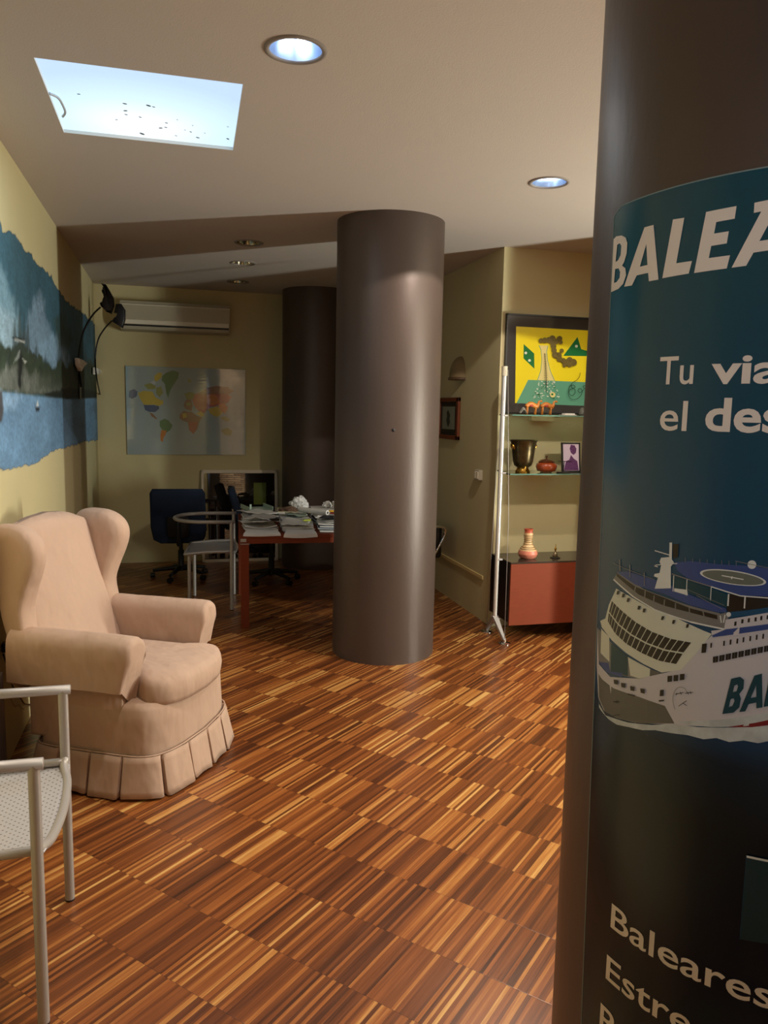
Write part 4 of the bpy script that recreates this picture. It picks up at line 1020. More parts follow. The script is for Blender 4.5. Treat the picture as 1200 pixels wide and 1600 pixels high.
# papers and clutter on the desk, every pile its own thing
def stack(name, label, cat, x, y, z, w_, d_, n_, th_, rz, cols, group=None, jit=0.012, curl=0.0):
    t = thing(name, label, cat, (x, y, z), rz, group)
    bm = BM(); zz = 0.0
    for i in range(n_):
        a = random.uniform(-0.06, 0.06); jx, jy = random.uniform(-jit, jit), random.uniform(-jit, jit)
        hh = th_*random.uniform(0.6, 1.3)
        m_ = Matrix.Translation((jx, jy, zz)) @ Matrix.Rotation(a, 4, 'Z')
        nu = 7
        g0 = []
        for k_ in range(nu+1):
            u = k_/nu-0.5; dz = curl*u*u*4*(1 if i == n_-1 else 0.4)
            g0.append([m_ @ Vector((u*w_, -d_/2, dz)), m_ @ Vector((u*w_, d_/2, dz)), m_ @ Vector((u*w_, d_/2, dz+hh)), m_ @ Vector((u*w_, -d_/2, dz+hh))])
        vv = [[bm.verts.new(p_) for p_ in q_] for q_ in g0]
        mi = i % len(cols)
        for A_, B_ in zip(vv, vv[1:]):
            for k_ in range(4):
                f = bm.faces.new((A_[k_], A_[(k_+1) % 4], B_[(k_+1) % 4], B_[k_])); f.material_index = mi
        for q_ in (vv[0], vv[-1]):
            f = bm.faces.new(q_); f.material_index = mi
        zz += hh+0.0006
    obj('sheets', bm, cols, t); return t, zz
PW = mat('paper_white', (230, 227, 224), 0.75); PG = mat('paper_grey', (184, 182, 180), 0.7); PGR = mat('paper_mint', (170, 190, 176), 0.7); PD_ = mat('folder_dark', (44, 46, 56), 0.5); PB = mat('folder_blue', (60, 80, 110), 0.5); PBR = mat('folder_brown', (104, 78, 62), 0.6); PY_ = mat('paper_cream', (196, 184, 150), 0.7)
PG2 = mat('plastic_bag_grey', (214, 212, 212), 0.45, bump=0.5, bscale=14)
G = 'paper piles on the desk'
DROT = -R(3.5)
def dp(x, y):
    dx, dy = x-TX0, y-TY0; return TX0+dx*math.cos(DROT)-dy*math.sin(DROT), TY0+dx*math.sin(DROT)+dy*math.cos(DROT)
t.rotation_euler = (0, 0, DROT)
top = {}
clut = [
 ('paper_pile', 'white loose sheets heaped on the front left corner of the desk', 0.600, 5.81, 0.235, 0.23, 7, 0.005, 0.06, [PW, PG], 0.016, 'fl'),
 ('paper_pile', 'white paper pile in the middle of the desk front, behind the draped sheet', 0.880, 5.81, 0.23, 0.23, 6, 0.006, -0.05, [PW, PG2], 0.012, 'fm'),
 ('paper_pile', 'white and black striped magazine pile at the desk front, touching the middle column in view', 1.155, 5.80, 0.225, 0.23, 9, 0.007, -0.03, [PW, PW, PD_, PW, PB], 0.006, 'fr'),
 ('paper_pile', 'grey plastic-sleeved papers at the left end of the desk, behind the front sheets', 0.600, 6.11, 0.23, 0.25, 9, 0.008, 0.03, [PG, PW, PG], 0.012, 'ml'),
 ('paper_pile', 'mixed brown folders in the middle of the desk', 0.880, 6.11, 0.225, 0.25, 8, 0.007, -0.03, [PBR, PG, PD_, PW], 0.0, 'mm'),
 ('paper_pile', 'tall pile of magazines beside the middle column, centre row of the desk', 1.155, 6.12, 0.22, 0.25, 11, 0.008, 0.03, [PW, PD_, PY_, PB, PW], 0.0, 'mr'),
 ('paper_pile', 'low pile of dark folders at the far left of the desk', 0.610, 6.46, 0.22, 0.28, 8, 0.009, 0.04, [PD_, PG, PBR], 0.0, 'bl'),
 ('paper_pile', 'pale papers along the far edge of the desk, in its middle', 0.885, 6.46, 0.22, 0.28, 9, 0.008, -0.04, [PG, PW, PY_], 0.0, 'bm'),
 ('paper_pile', 'pale cartons and papers along the far edge of the desk, by the column', 1.160, 6.46, 0.22, 0.28, 10, 0.009, 0.03, [PW, PG, PY_], 0.0, 'br'),
]
for nm, lb, x, y, w_, d_, n_, th_, rz, cols, cu_, key in clut:
    X_, Y_ = dp(x, y)
    _, h_ = stack(nm, lb, 'papers', X_, Y_, TZ+0.001, w_, d_, n_, th_, rz+DROT, cols, G, jit=0.010, curl=cu_)
    top[key] = TZ+0.001+h_+cu_+0.004
def sheet(label, key, x, y, rz, w_=0.21, d_=0.27, m_=None, seed=0, lift=0.03):
    X_, Y_ = dp(x, y); bm = BM(); rs = random.Random(seed); a1_, a2_, ph = rs.uniform(0.3, 1), rs.uniform(0.2, 0.8), rs.uniform(0, 6)
    def f_(u, v):
        return ((u-0.5)*w_, (v-0.5)*d_, lift*abs(math.sin(u*3.0*a1_+ph)*math.cos(v*2.6*a2_+ph*0.7))+0.006*math.sin(u*9+v*7+ph)**2)
    grid_surface(bm, f_, 12, 12)
    o = obj('loose_sheet', bm, m_ or PW, smooth=True); s__ = o.modifiers.new('solid', 'SOLIDIFY'); s__.thickness = 0.0015
    o.location = (X_, Y_, top[key]); o.rotation_euler = (0, 0, rz); tag(o, label, 'paper', 'loose sheets on the desk piles'); top[key] += lift+0.004
sheet('curled white sheet on the front left pile of the desk', 'fl', 0.60, 5.80, 0.5, seed=1)
sheet('second curled sheet, grey, on the front left pile of the desk', 'fl', 0.61, 5.83, -0.35, seed=2, m_=PG2, lift=0.02)
sheet('curled white sheet on the front middle pile of the desk', 'fm', 0.87, 5.80, -0.25, seed=3)
sheet('curled white sheet on the sleeved papers at the desk left', 'ml', 0.60, 6.12, 0.7, seed=4, lift=0.035)
sheet('curled mint-white sheet on the brown folders', 'mm', 0.90, 6.13, -0.1, w_=0.17, d_=0.22, seed=5, m_=PGR, lift=0.025)
sheet('curled white sheet on the striped magazine pile', 'fr', 1.165, 5.80, 0.12, seed=6, lift=0.02)
# sheets hanging over the front edge
def drape(label, x0_, x1_, drop, back):
    bm = BM()
    def f_(u, v):
        s__ = v*(back+drop); x = x0_+(x1_-x0_)*u+0.01*math.sin(5*v+u*3)
        if s__ < back: X_, Y_, Z_ = x, TY0+back-s__-0.006, TZ+0.030-0.022*(s__/back)**2+0.003*math.sin(u*7)
        else: X_, Y_, Z_ = x, TY0-0.010-0.004*math.sin(u*6), TZ+0.006-(s__-back)*(1+0.25*math.sin(u*3.1))
        a_, b__ = dp(X_, Y_); return (a_, b__, Z_)
    grid_surface(bm, f_, 14, 16)
    o = obj('overhanging_sheet', bm, PG2); m_ = o.modifiers.new('solid', 'SOLIDIFY'); m_.thickness = 0.002
    tag(o, label, 'paper')
drape('grey-white sheet hanging over the desk front, left of centre', 0.48, 0.73, 0.014, 0.066)
drape('pale sheet hanging over the desk front, near its middle', 0.77, 1.00, 0.026, 0.066)
def on(key, x, y, dz=0.0):
    a_, b__ = dp(x, y); return (a_, b__, top[key]+dz)
bm = BM(); box(bm, (-0.035, -0.012, 0), (0.035, 0.012, 0.018), 0.003); o = obj('spectacle_case', bm, BLACK); o.location = on('fl', 0.70, 5.70, -0.028); o.rotation_euler = (0, 0, R(6)); tag(o, 'small black case lying on the papers at the desk front', 'case')
t = thing('letter_tray', 'mint-white plastic letter tray standing among papers at the left of the desk', 'tray', on('bl', 0.60, 6.42), 0.2)
bm = BM(); box(bm, (-0.10, -0.13, 0), (0.10, 0.13, 0.005)); box(bm, (-0.10, -0.13, 0.005), (-0.095, 0.13, 0.035)); box(bm, (0.095, -0.13, 0.005), (0.10, 0.13, 0.035)); obj('tray_base', bm, PGR, t)
bm = BM(); box(bm, (-0.10, -0.136, 0.0), (-0.085, -0.13, 0.06)); obj('upright', bm, PGR, t)
# white rolled tube
t = thing('paper_roll', 'white rolled paper tube lying across the pile by the middle column', 'paper roll', on('mr', 1.10, 6.12, 0.022))
bm = BM(); a_, b__ = Vector((-0.17, 0.07, 0.0)), Vector((0.02, -0.16, 0.0))
dirv = (b__-a_).normalized(); tube(bm, [a_, b__], 0.021, 24); obj('tube', bm, PW, t, True, autos=50)
bm = BM(); tube(bm, [b__-dirv*0.01, b__+dirv*0.002], 0.009, 16); obj('hollow_end', bm, PD_, t, True)
def crumple(name, label, cat, c_, r_, m_, sq=(1, 1, 1), seed=1):
    bm = BM(); bmesh.ops.create_icosphere(bm, subdivisions=4, radius=1.0)
    for v in bm.verts:
        n1 = noise.noise(v.co*1.7+Vector((seed*7.3, 0, 0))); n2 = noise.noise(v.co*4.1+Vector((0, seed*3.1, 0)))
        k_ = 1+0.45*n1+0.30*abs(n2)
        v.co = Vector((v.co.x*sq[0]*r_*k_, v.co.y*sq[1]*r_*k_, max(-0.5, v.co.z)*sq[2]*r_*k_))
    zmin = min(v.co.z for v in bm.verts)
    for v in bm.verts: v.co.z -= zmin
    o = obj(name, bm, m_); o.location = c_; tag(o, label, cat); return o
crumple('crumpled_bag', 'crumpled white plastic bag on the far part of the desk', 'bag', on('bm', 0.95, 6.46), 0.060, PG2, (1.1, 0.9, 1.0), 2)
crumple('crumpled_tissue', 'small crumpled white tissue beside the crumpled bag, nearer the column', 'tissue', on('br', 1.19, 6.46), 0.035, PW, (1, 0.8, 0.8), 5)
crumple('crumpled_wrapper', 'crumpled brown wrapper in the middle of the desk papers', 'wrapper', on('mm', 0.84, 6.16), 0.045, PBR, (1.5, 1, 0.5), 8)
t = thing('white_cup', 'white cup standing on the desk by the middle column', 'cup', on('br', 1.25, 6.38)); bm = BM(); lathe(bm, [(0, 0), (0.024, 0), (0.029, 0.05), (0.030, 0.06), (0.026, 0.06), (0.025, 0.01), (0, 0.01)], seg=24); obj('cup_body', bm, mat('cup_white', (216, 206, 196), 0.4), t, True, autos=50)
for nm, lb, cat, c_, sz, m_ in (('yellow_marker', 'yellow marker pen on the pile by the middle column', 'pen', on('mr', 1.19, 6.18), (0.04, 0.009, 0.014), mat('marker_yellow', (206, 160, 40), 0.4)),
        ('red_booklet', 'small dark red booklet on the magazines by the column', 'booklet', on('mr', 1.21, 6.08), (0.04, 0.03, 0.008), mat('booklet_red', (140, 40, 40), 0.5)),
        ('highlighter', 'yellow-green highlighter lying between the papers near the column', 'pen', on('fm', 0.95, 5.78, -0.02), (0.03, 0.010, 0.012), mat('highlighter_green', (170, 180, 50), 0.4)),
        ('black_folder', 'thin black folder lying on the striped magazine pile', 'folder', on('fr', 1.16, 5.82), (0.10, 0.08, 0.004), PD_)):
    bm = BM(); box(bm, (-sz[0], -sz[1], 0), (sz[0], sz[1], sz[2]), min(sz)*0.2); o = obj(nm, bm, m_); o.location = c_; o.rotation_euler = (0, 0, random.uniform(-0.5, 0.5)); tag(o, lb, cat)

# ------------------------------------------------------------------ navy office chairs
def office_chair(label, loc, rz):
    """faces +x, origin at floor under the seat centre"""
    t = thing('office_chair', label, 'chair', loc, rz, 'navy office chairs')
    bm = BM()
    out = [(-0.225, 0.40), (-0.245, 0.52), (-0.24, 0.84), (-0.215, 0.88), (0.215, 0.88), (0.24, 0.84), (0.245, 0.52), (0.225, 0.40), (0.16, 0.365), (-0.16, 0.365)]
    prism(bm, out, -0.03, 0.03, 0.022, 3, 0, lambda y, z, t_: (-0.24-(z-0.4)*0.30+t_-0.05*abs(y)**1.5*0+0.25*y*y, y, z)); obj('backrest', bm, NAVY, t, True, autos=60)
    bm = BM(); prism(bm, [(y*0.4, 0.42+(z-0.365)*0.4) for y, z in out], -0.045, -0.028, 0.006, 2, 0, lambda y, z, t_: (-0.24-(z-0.4)*0.30+t_+0.25*y*y, y, z)); obj('back_shell', bm, DARKPL, t, True, autos=60)
    bm = BM(); box(bm, (-0.22, -0.235, 0.40), (0.22, 0.235, 0.47), 0.032, 4); obj('seat', bm, NAVY, t, True, autos=60)
    bm = BM(); tube(bm, smooth_path([(-0.05, 0, 0.37), (-0.26, 0, 0.36), (-0.31, 0, 0.42), (-0.33, 0, 0.58)], 5), 0.022, 10); obj('back_bracket', bm, DARKPL, t, True)
    bm = BM(); lathe(bm, [(0, 0.07), (0.045, 0.07), (0.045, 0.10), (0.028, 0.12), (0.028, 0.26), (0.018, 0.27), (0.018, 0.36), (0.08, 0.38), (0.08, 0.40), (0, 0.40)], seg=20); obj('pedestal', bm, DARKPL, t, True, autos=50)
    for k_ in range(5):
        a = 2*math.pi*k_/5+0.3; c_, s_ = math.cos(a), math.sin(a)
        bm = BM(); tube(bm, [(0.03*c_, 0.03*s_, 0.10), (0.26*c_, 0.26*s_, 0.068)], [0.024, 0.015], 8); o = obj('base_arm', bm, DARKPL, t, True, autos=60)
        bm = BM(); bmesh.ops.create_cone(bm, cap_ends=True, segments=16, radius1=0.025, radius2=0.025, depth=0.04, matrix=Matrix.Translation((0.26*c_, 0.26*s_, 0.026)) @ Matrix.Rotation(a, 4, 'Z') @ Matrix.Rotation(R(90), 4, 'Y')); obj('caster', bm, BLACK, o)
    return t
oc = office_chair('navy blue office chair seen from behind, left of the metal armchair', (0.045, 7.46, 0), R(86))
dup(oc, (0.86, 7.14, 0), R(-4), 'navy blue office chair seen side-on, pushed in at the far side of the desk')

# dark chair glimpsed behind the middle column
t = thing('black_chair', 'black padded chair with chrome arm peeping out behind the middle column', 'chair', (1.885, 6.28, 0), R(180))
bm = BM(); box(bm, (-0.22, -0.22, 0.36), (0.2, 0.22, 0.44), 0.03, 3); obj('seat', bm, BLACK, t, True, autos=50)
bm = BM(); box(bm, (-0.28, -0.21, 0.38), (-0.21, 0.21, 0.66), 0.03, 3); obj('backrest', bm, BLACK, t, True, autos=50)
for s_ in (-1, 1):
    bm = BM(); tube(bm, smooth_path([(0.15, s_*0.25, 0.0), (0.16, s_*0.25, 0.25), (0.15, s_*0.25, 0.55), (0.0, s_*0.25, 0.62), (-0.22, s_*0.25, 0.66), (-0.29, s_*0.24, 0.60), (-0.17, s_*0.24, 0.35), (-0.10, s_*0.24, 0.0)], 6), 0.013, 10); obj('side_frame', bm, CHROME, t, True)

# ------------------------------------------------------------------ shelving: pole, cables, feet, glass shelves, wall cabinet
PXp, PYp = 2.205, 5.02
t = thing('shelving_upright', 'tall slim aluminium upright with tension cables and splayed feet left of the shelves', 'shelving upright', (PXp, PYp, 0))
bm = BM(); tube(bm, [(PXp, PYp, 0.14), (PXp, PYp, 1.90)], 0.016, 20); obj('pole', bm, mat('bright_aluminium', (226, 226, 222), 0.25, metal=0.6), t, True, True, autos=50)
bm = BM(); tube(bm, [(PXp, PYp, 1.86), (PXp, PYp, 1.925)], 0.020, 16); obj('top_clamp', bm, WHITEPL, t, True, True, autos=50)
feet = [(2.215, 4.862), (2.21, 5.17)]
for fx, fy in feet:
    bm = BM(); 
    dirx = Vector((fx-PXp, fy-PYp, 0.0)).normalized(); side = Vector((-dirx.y, dirx.x, 0))
    a, b__ = Vector((PXp, PYp, 0.155)), Vector((fx, fy, 0.02))
    for hw_, P_ in ((0.018, a), (0.010, b__)): pass
    vs_ = []
    for P_, hw_ in ((a, 0.02), (b__, 0.008)):
        for sx_, sz_ in ((-1, -1), (1, -1), (1, 1), (-1, 1)): vs_.append(bm.verts.new(P_+side*hw_*sx_+Vector((0, 0, 0.008*sz_))+dirx*0.008*sz_))
    for k_ in range(4): bm.faces.new((vs_[k_], vs_[(k_+1) % 4], vs_[4+(k_+1) % 4], vs_[4+k_]))
    bm.faces.new(vs_[:4]); bm.faces.new(vs_[4:])
    o = obj('splayed_foot', bm, ALU, t, False, True)
    bm = BM(); lathe(bm, [(0, 0.001), (0.042, 0.001), (0.042, 0.005), (0.034, 0.011), (0.012, 0.014), (0.012, 0.03), (0, 0.03)], (fx, fy, 0), 28); obj('foot_disc', bm, CHROME, o, True, True, autos=40)
    bm = BM(); tube(bm, [(fx, fy, 0.02), (fx*0.35+PXp*0.65, fy*0.6+PYp*0.4, 1.0), (PXp+(0.004), PYp+(fy-PYp)*0.12, 1.90)] if fy > PYp else [(fx, fy, 0.02), (fx+0.002, fy+0.02, 0.9), (PXp+0.012, PYp-0.03, 1.90)], 0.0018, 6); obj('tension_cable', bm, ALU, t, True, True)
for z_ in (0.575, 1.19, 1.59, 0.14):
    bm = BM(); box(bm, (PXp+0.004, PYp-0.02, z_-0.008), (PXp+0.035, PYp+0.02, z_+0.004), 0.003); obj('bracket', bm, ALU, t, False, True)

# cabinet hung at the wall
CX0, CX1, CY0, CY1, CZ0, CZ1 = 2.278, 3.30, 4.94, WA-0.004, 0.105, 0.562
t = thing('wall_cabinet', 'low cabinet with red-brown front and black sides under the glass shelves', 'cabinet', (CX0, CY0, CZ0))
bm = BM(); box(bm, (CX0, CY0+0.016, CZ0+0.02), (CX1, CY1, CZ1-0.012)); obj('carcass', bm, mat('black_carcass', (16, 14, 14), 0.4), t, False, True)
bm = BM(); box(bm, (CX0-0.002, CY0, CZ1-0.012), (CX1, CY1, CZ1), 0.001); obj('cabinet_top', bm, mat('dark_top', (52, 44, 38), 0.18), t, False, True)
bm = BM(); box(bm, (CX0, CY0-0.002, CZ0), (CX0+0.62, CY0+0.015, CZ1-0.0125), 0.001); box(bm, (CX0+0.624, CY0-0.002, CZ0), (CX1, CY0+0.015, CZ1-0.0125), 0.001); obj('front_panel', bm, REDWOOD, t, False, True)
SH = [(1.597, 'upper'), (1.188, 'lower')]
GE = mat('shelf_glass_edge', (120, 165, 150), 0.1, trans=0.5)
for z_, nm in SH:
    t = thing('glass_shelf', 'clear glass shelf, the %s of the two, at the %s' % (nm, 'foot of the yellow picture' if nm == 'upper' else 'height of the brass bucket'), 'shelf', (2.25, 4.9, z_))
    bm = BM(); prism(bm, [(2.245, 4.95), (2.245, 5.08), (2.298, 5.15), (2.298, WA-0.005), (3.35, WA-0.005), (3.35, 4.95)], z_-0.008, z_); obj('glass_pane', bm, GLASS, t, False, True)
    bm = BM(); box(bm, (2.245, 4.947, z_-0.0082), (3.35, 4.9495, z_)); obj('polished_edge', bm, GE, t, False, True)
    for x_ in (2.62, 3.2):
        bm = BM(); box(bm, (x_-0.09, WA-0.06, z_-0.045), (x_+0.09, WA-0.001, z_-0.0085), 0.002); obj('wall_bracket', bm, mat('cream_bracket', (210, 196, 150), 0.6), t, False, True)

# framed yellow picture
FX0, FZ1, FZ0 = 2.318, 2.317, 1.603
FX1 = 3.30
t = thing('yellow_artwork', 'yellow and green abstract picture in dark frame above the upper glass shelf', 'picture', (FX0, WA, FZ0))
Yp = WA-0.025
bm = BM()
for lo, hi in (((FX0, FZ0), (FX0+0.012, FZ1)), ((FX1-0.012, FZ0), (FX1, FZ1)), ((FX0, FZ0), (FX1, FZ0+0.012)), ((FX0, FZ1-0.012), (FX1, FZ1))): box(bm, (lo[0], Yp-0.006, lo[1]), (hi[0], WA-0.001, hi[1]), 0.001)
obj('frame', bm, BLACK, t, False, True)
bm = BM(); box(bm, (FX0+0.012, Yp, FZ0+0.012), (FX1-0.012, Yp+0.01, FZ1-0.012)); obj('grey_mount', bm, mat('charcoal_mount', (62, 60, 60), 0.05, coat=1.0), t, False, True)
AM = [mat('art_yellow', (238, 220, 44), 0.12, coat=0.6), mat('art_teal', (98, 160, 134), 0.12, coat=0.6), mat('art_green', (34, 116, 66), 0.12, coat=0.6), mat('art_cream', (226, 212, 140), 0.12, coat=0.6), mat('art_smoke', (110, 98, 54), 0.12, coat=0.6, var=0.5, vscale=60), mat('art_black', (30, 40, 34), 0.12), mat('art_white', (216, 226, 210), 0.12)]
bm = BM(); al = [0.0005]
def AQ(pts, mi, o0=(780, 480, 8.0)):
    al[0] += 0.00008
    q = [on_y(o0[0]+x/o0[2], o0[1]+y/o0[2], Yp) for x, y in pts]
    flat(bm, [[(p_.x, p_.z) for p_ in q]], mi, mp=lambda x, z, o_: (x, Yp-o_, z), off=al[0])
def AL(pts, w_, mi):
    for a, b2 in zip(pts, pts[1:]):
        dx, dy = b2[0]-a[0], b2[1]-a[1]; L_ = math.hypot(dx, dy) or 1; nx, ny = -dy/L_*w_/2, dx/L_*w_/2
        AQ([(a[0]+nx, a[1]+ny), (b2[0]+nx, b2[1]+ny), (b2[0]-nx, b2[1]-ny), (a[0]-nx, a[1]-ny)], mi)
AQ([(212, 240), (1450, 310), (1380, 1245), (198, 1198)], 0)
AQ([(362, 908), (1405, 950), (1380, 1245), (215, 1200)], 1)
AQ([(305, 460), (437, 580), (440, 770), (303, 640)], 2); AQ([(978, 372), (1025, 525), (1110, 550), (1180, 600), (1110, 612), (800, 608)], 2)
AQ(circle(332, 572, 17), 6); AQ(circle(378, 665, 17), 6); AQ(circle(964, 488, 18), 6)
neck = [(497, 478), (607, 480), (592, 560), (600, 660), (635, 790), (692, 920), (480, 912), (520, 790), (532, 660), (525, 540)]
AQ(neck, 3)
AL([(497, 478), (520, 530), (532, 650), (520, 790), (478, 912), (420, 1040), (390, 1110)], 7, 1); AL([(607, 480), (592, 560), (602, 660), (635, 790), (692, 920), (770, 1060)], 7, 1)
bulb = [(480, 912), (692, 920), (745, 1010), (778, 1095), (720, 1145), (600, 1165), (480, 1140), (392, 1108), (420, 1020)]
AQ(bulb, 1)
rr_ = random.Random(4)
for _ in range(110):
    a = rr_.uniform(0, 1); y = 925+a*215; hw_ = 95+a*85; x = 585+rr_.uniform(-hw_, hw_)
    s__ = rr_.uniform(8, 20); rot = rr_.uniform(0, 3); AQ([(x+s__*math.cos(rot), y+s__*0.6*math.sin(rot)), (x+s__*0.5*math.cos(rot+1.7), y+s__*0.5*math.sin(rot+1.7)), (x-s__*math.cos(rot), y-s__*0.6*math.sin(rot)), (x+s__*0.4*math.cos(rot+4.4), y+s__*0.4*math.sin(rot+4.4))], rr_.choice((6, 6, 2, 1, 6)))
AQ(circle(660, 1095, 34, 14), 3); AQ(circle(655, 1090, 14, 10), 2)
AL([(560, 575), (572, 700), (578, 850), (585, 1060)], 6, 5)
for k_ in range(18):
    y = 590+k_*22; AL([(553-k_*0.9+k_*0.6, y), (578+k_*1.8, y+2)], 4, 5)
for x, y, r_ in ((512, 420, 30), (560, 415, 34), (610, 412, 36), (655, 392, 38), (655, 440, 34), (700, 430, 34), (745, 395, 34), (760, 440, 24), (668, 490, 36), (675, 540, 34), (690, 595, 40), (735, 600, 36), (770, 545, 26), (740, 645, 36), (790, 670, 34), (830, 690, 40), (870, 665, 40), (915, 690, 44), (870, 720, 30), (805, 725, 26)):
    AQ(circle(x, y, r_, 18), 4)
sq = [(1000, 820, 0), (990, 870, 0), (960, 910, 0), (910, 940, 0), (885, 975, 0), (900, 1010, 0), (935, 1030, 0), (930, 1080, 0), (895, 1105, 0), (862, 1080, 0), (865, 1035, 0), (900, 1020, 0), (935, 1000, 0), (915, 975, 0), (870, 985, 0), (850, 1040, 0), (855, 1110, 0), (890, 1150, 0), (950, 1150, 0), (1000, 1110, 0), (1020, 1060, 0), (1010, 1025, 0), (980, 1020, 0), (968, 1045, 0), (990, 1070, 0), (1020, 1050, 0), (1045, 1020, 0), (1030, 990, 0), (1060, 980, 0), (1090, 1010, 0), (1080, 1060, 0)]
AL([(p_.x, p_.y) for p_ in smooth_path(sq, 3)], 6, 5)
obj('printed_picture', bm, AM, t, False, True)

# items on the shelves
YS = 5.08
t = thing('ice_bucket', 'dark engraved brass bucket with round handles on the lower glass shelf', 'bucket', (2.400, YS, 1.1885))
bm = BM(); lathe(bm, [(0, 0.0), (0.052, 0.0), (0.055, 0.008), (0.045, 0.02), (0.038, 0.035), (0, 0.035)], seg=40); obj('foot', bm, BRASSB, t, True, autos=50)
bm = BM(); lathe(bm, [(0, 0.035), (0.040, 0.035), (0.062, 0.05), (0.072, 0.08), (0.078, 0.13), (0.083, 0.18), (0.092, 0.215), (0.100, 0.228), (0.098, 0.23), (0.088, 0.216), (0.077, 0.18), (0.072, 0.13), (0.066, 0.085), (0.05, 0.06), (0, 0.055)], seg=48); obj('bowl', bm, BRASS, t, True, autos=60)
for s_ in (-1, 1):
    bm = BM(); tube(bm, [(s_*0.083+s_*0.016*math.sin(2*math.pi*k_/16)*0.6, 0.022*math.cos(2*math.pi*k_/16), 0.180+0.020*math.sin(2*math.pi*k_/16)) for k_ in range(16)], 0.006, 8, closed=True)
    bmesh.ops.create_uvsphere(bm, u_segments=12, v_segments=8, radius=0.014, matrix=Matrix.Translation((s_*0.084, -0.012, 0.185))); obj('ring_handle', bm, BRASSB, t, True)
t = thing('lidded_pot', 'round red-brown lacquered pot with knobbed lid on the lower glass shelf', 'pot', (2.585, YS, 1.1885))
bm = BM(); lathe(bm, [(0, 0), (0.04, 0), (0.045, 0.005), (0.065, 0.010), (0.077, 0.04), (0.072, 0.06), (0.055, 0.072), (0, 0.072)], seg=36); obj('bowl', bm, mat('redbrown_lacquer', (140, 58, 26), 0.18, var=0.3, vscale=30, coat=0.6), t, True, autos=60)
bm = BM(); lathe(bm, [(0.058, 0.072), (0.060, 0.076), (0.045, 0.088), (0.02, 0.095), (0.006, 0.098), (0.005, 0.106), (0.009, 0.112), (0.007, 0.118), (0, 0.12)], seg=36); obj('lid', bm, mat('dark_lacquer', (74, 32, 18), 0.2, coat=0.5), t, True, autos=60)
t = thing('photo_frame', 'small dark framed purple-tinted portrait photo on the lower glass shelf', 'photo frame', (2.80, YS+0.03, 1.1885))
mt = Matrix.Translation((2.80, YS+0.02, 1.1885)) @ Matrix.Rotation(R(-8), 4, 'X')
bm = BM()
for lo, hi in (((-0.075, 0), (-0.064, 0.215)), ((0.064, 0), (0.075, 0.215)), ((-0.075, 0), (0.075, 0.01)), ((-0.075, 0.205), (0.075, 0.215))): box(bm, (lo[0], 0, lo[1]), (hi[0], 0.015, hi[1]), 0.001)
bm.transform(mt); obj('frame', bm, BLACK, t, False, True)
bm = BM(); box(bm, (-0.064, 0.004, 0.01), (0.064, 0.010, 0.205)); bm.transform(mt); obj('photograph', bm, mat('photo_pale', (196, 178, 196), 0.2), t, False, True)
bm = BM()
flat(bm, [[(0.0, 0.20), (0.03, 0.195), (0.045, 0.17), (0.04, 0.14), (0.02, 0.125), (0.0, 0.14), (-0.01, 0.17)]], 0, lambda x, z, o_: (x, 0.0035, z))
flat(bm, [[(-0.06, 0.012), (0.06, 0.012), (0.05, 0.08), (0.02, 0.10), (0.0, 0.125), (-0.015, 0.09), (-0.04, 0.08), (-0.05, 0.05)]], 0, lambda x, z, o_: (x, 0.0033, z))
bm.transform(mt); obj('figure_print', bm, mat('photo_purple', (92, 56, 96), 0.2, var=0.5, vscale=60), t, False, True)
t = thing('scale_figurine', 'thin black metal balance figurine in front of the photo frame', 'figurine', (2.695, YS-0.05, 1.1885))
bm = BM(); box(bm, (-0.045, -0.02, 0), (0.045, 0.02, 0.007), 0.002); obj('base', bm, BLACK, t)
bm = BM(); tube(bm, [(0.0, 0, 0.006), (0.005, 0, 0.085)], 0.003, 8); tube(bm, [(-0.045, 0, 0.084), (0.06, 0, 0.080)], 0.0025, 8); obj('beam', bm, BLACK, t, True)
# camels on the upper shelf
def camel(label, x, y, face):
    t = thing('camel_figurine', label, 'figurine', (x, y, 1.5975), 0 if face > 0 else math.pi, 'wooden camels on the upper shelf')
    bm = BM(); tube(bm, smooth_path([(-0.045, 0, 0.060), (-0.03, 0, 0.066), (-0.005, 0, 0.076), (0.018, 0, 0.066), (0.035, 0, 0.060), (0.048, 0, 0.062), (0.054, 0, 0.080), (0.058, 0, 0.094), (0.072, 0, 0.098), (0.082, 0, 0.092)], 4),
                    [r_ for r_ in ([0.008]*2+[0.014]*4+[0.017]*4+[0.018]*6+[0.016]*4+[0.012]*4+[0.008]*4+[0.006]*4+[0.007]*4+[0.004])[:37]], 10)
    obj('body', bm, GOLDW, t, True)
    for lx in (-0.034, 0.030):
        for s_ in (-1, 1):
            bm = BM(); tube(bm, [(lx, s_*0.008, 0.056), (lx+0.003, s_*0.009, 0.03), (lx, s_*0.009, 0.0)], [0.007, 0.0042, 0.005], 8); obj('leg', bm, GOLDW, t, True)
    bm = BM(); lathe(bm, [(0.019, 0.058), (0.020, 0.066), (0.015, 0.078), (0.006, 0.088), (0, 0.09)], (-0.004, 0, 0), 14); obj('saddle', bm, REDP, t, True)
camel('orange wooden camel figurine with red saddle, the left one', 2.447, YS, 1)
camel('orange wooden camel figurine with red saddle, the right one under the flask', 2.565, YS, 1)
bm = BM()
def st2(u, v):
    return (0.05*u-0.025, 0.03*v-0.015+0.004*math.sin(6*u), 0.004+0.05*max(0, 1-abs(u-0.5)*1.6)**1.3*(0.6+0.4*math.sin(3.14*v)))
grid_surface(bm, st2, 12, 8); o = obj('stone_ornament', bm, mat('grey_stone_ornament', (130, 128, 118), 0.6)); o.location = (2.385, YS, 1.5975); tag(o, 'small grey stone ornament at the left end of the upper shelf', 'ornament')
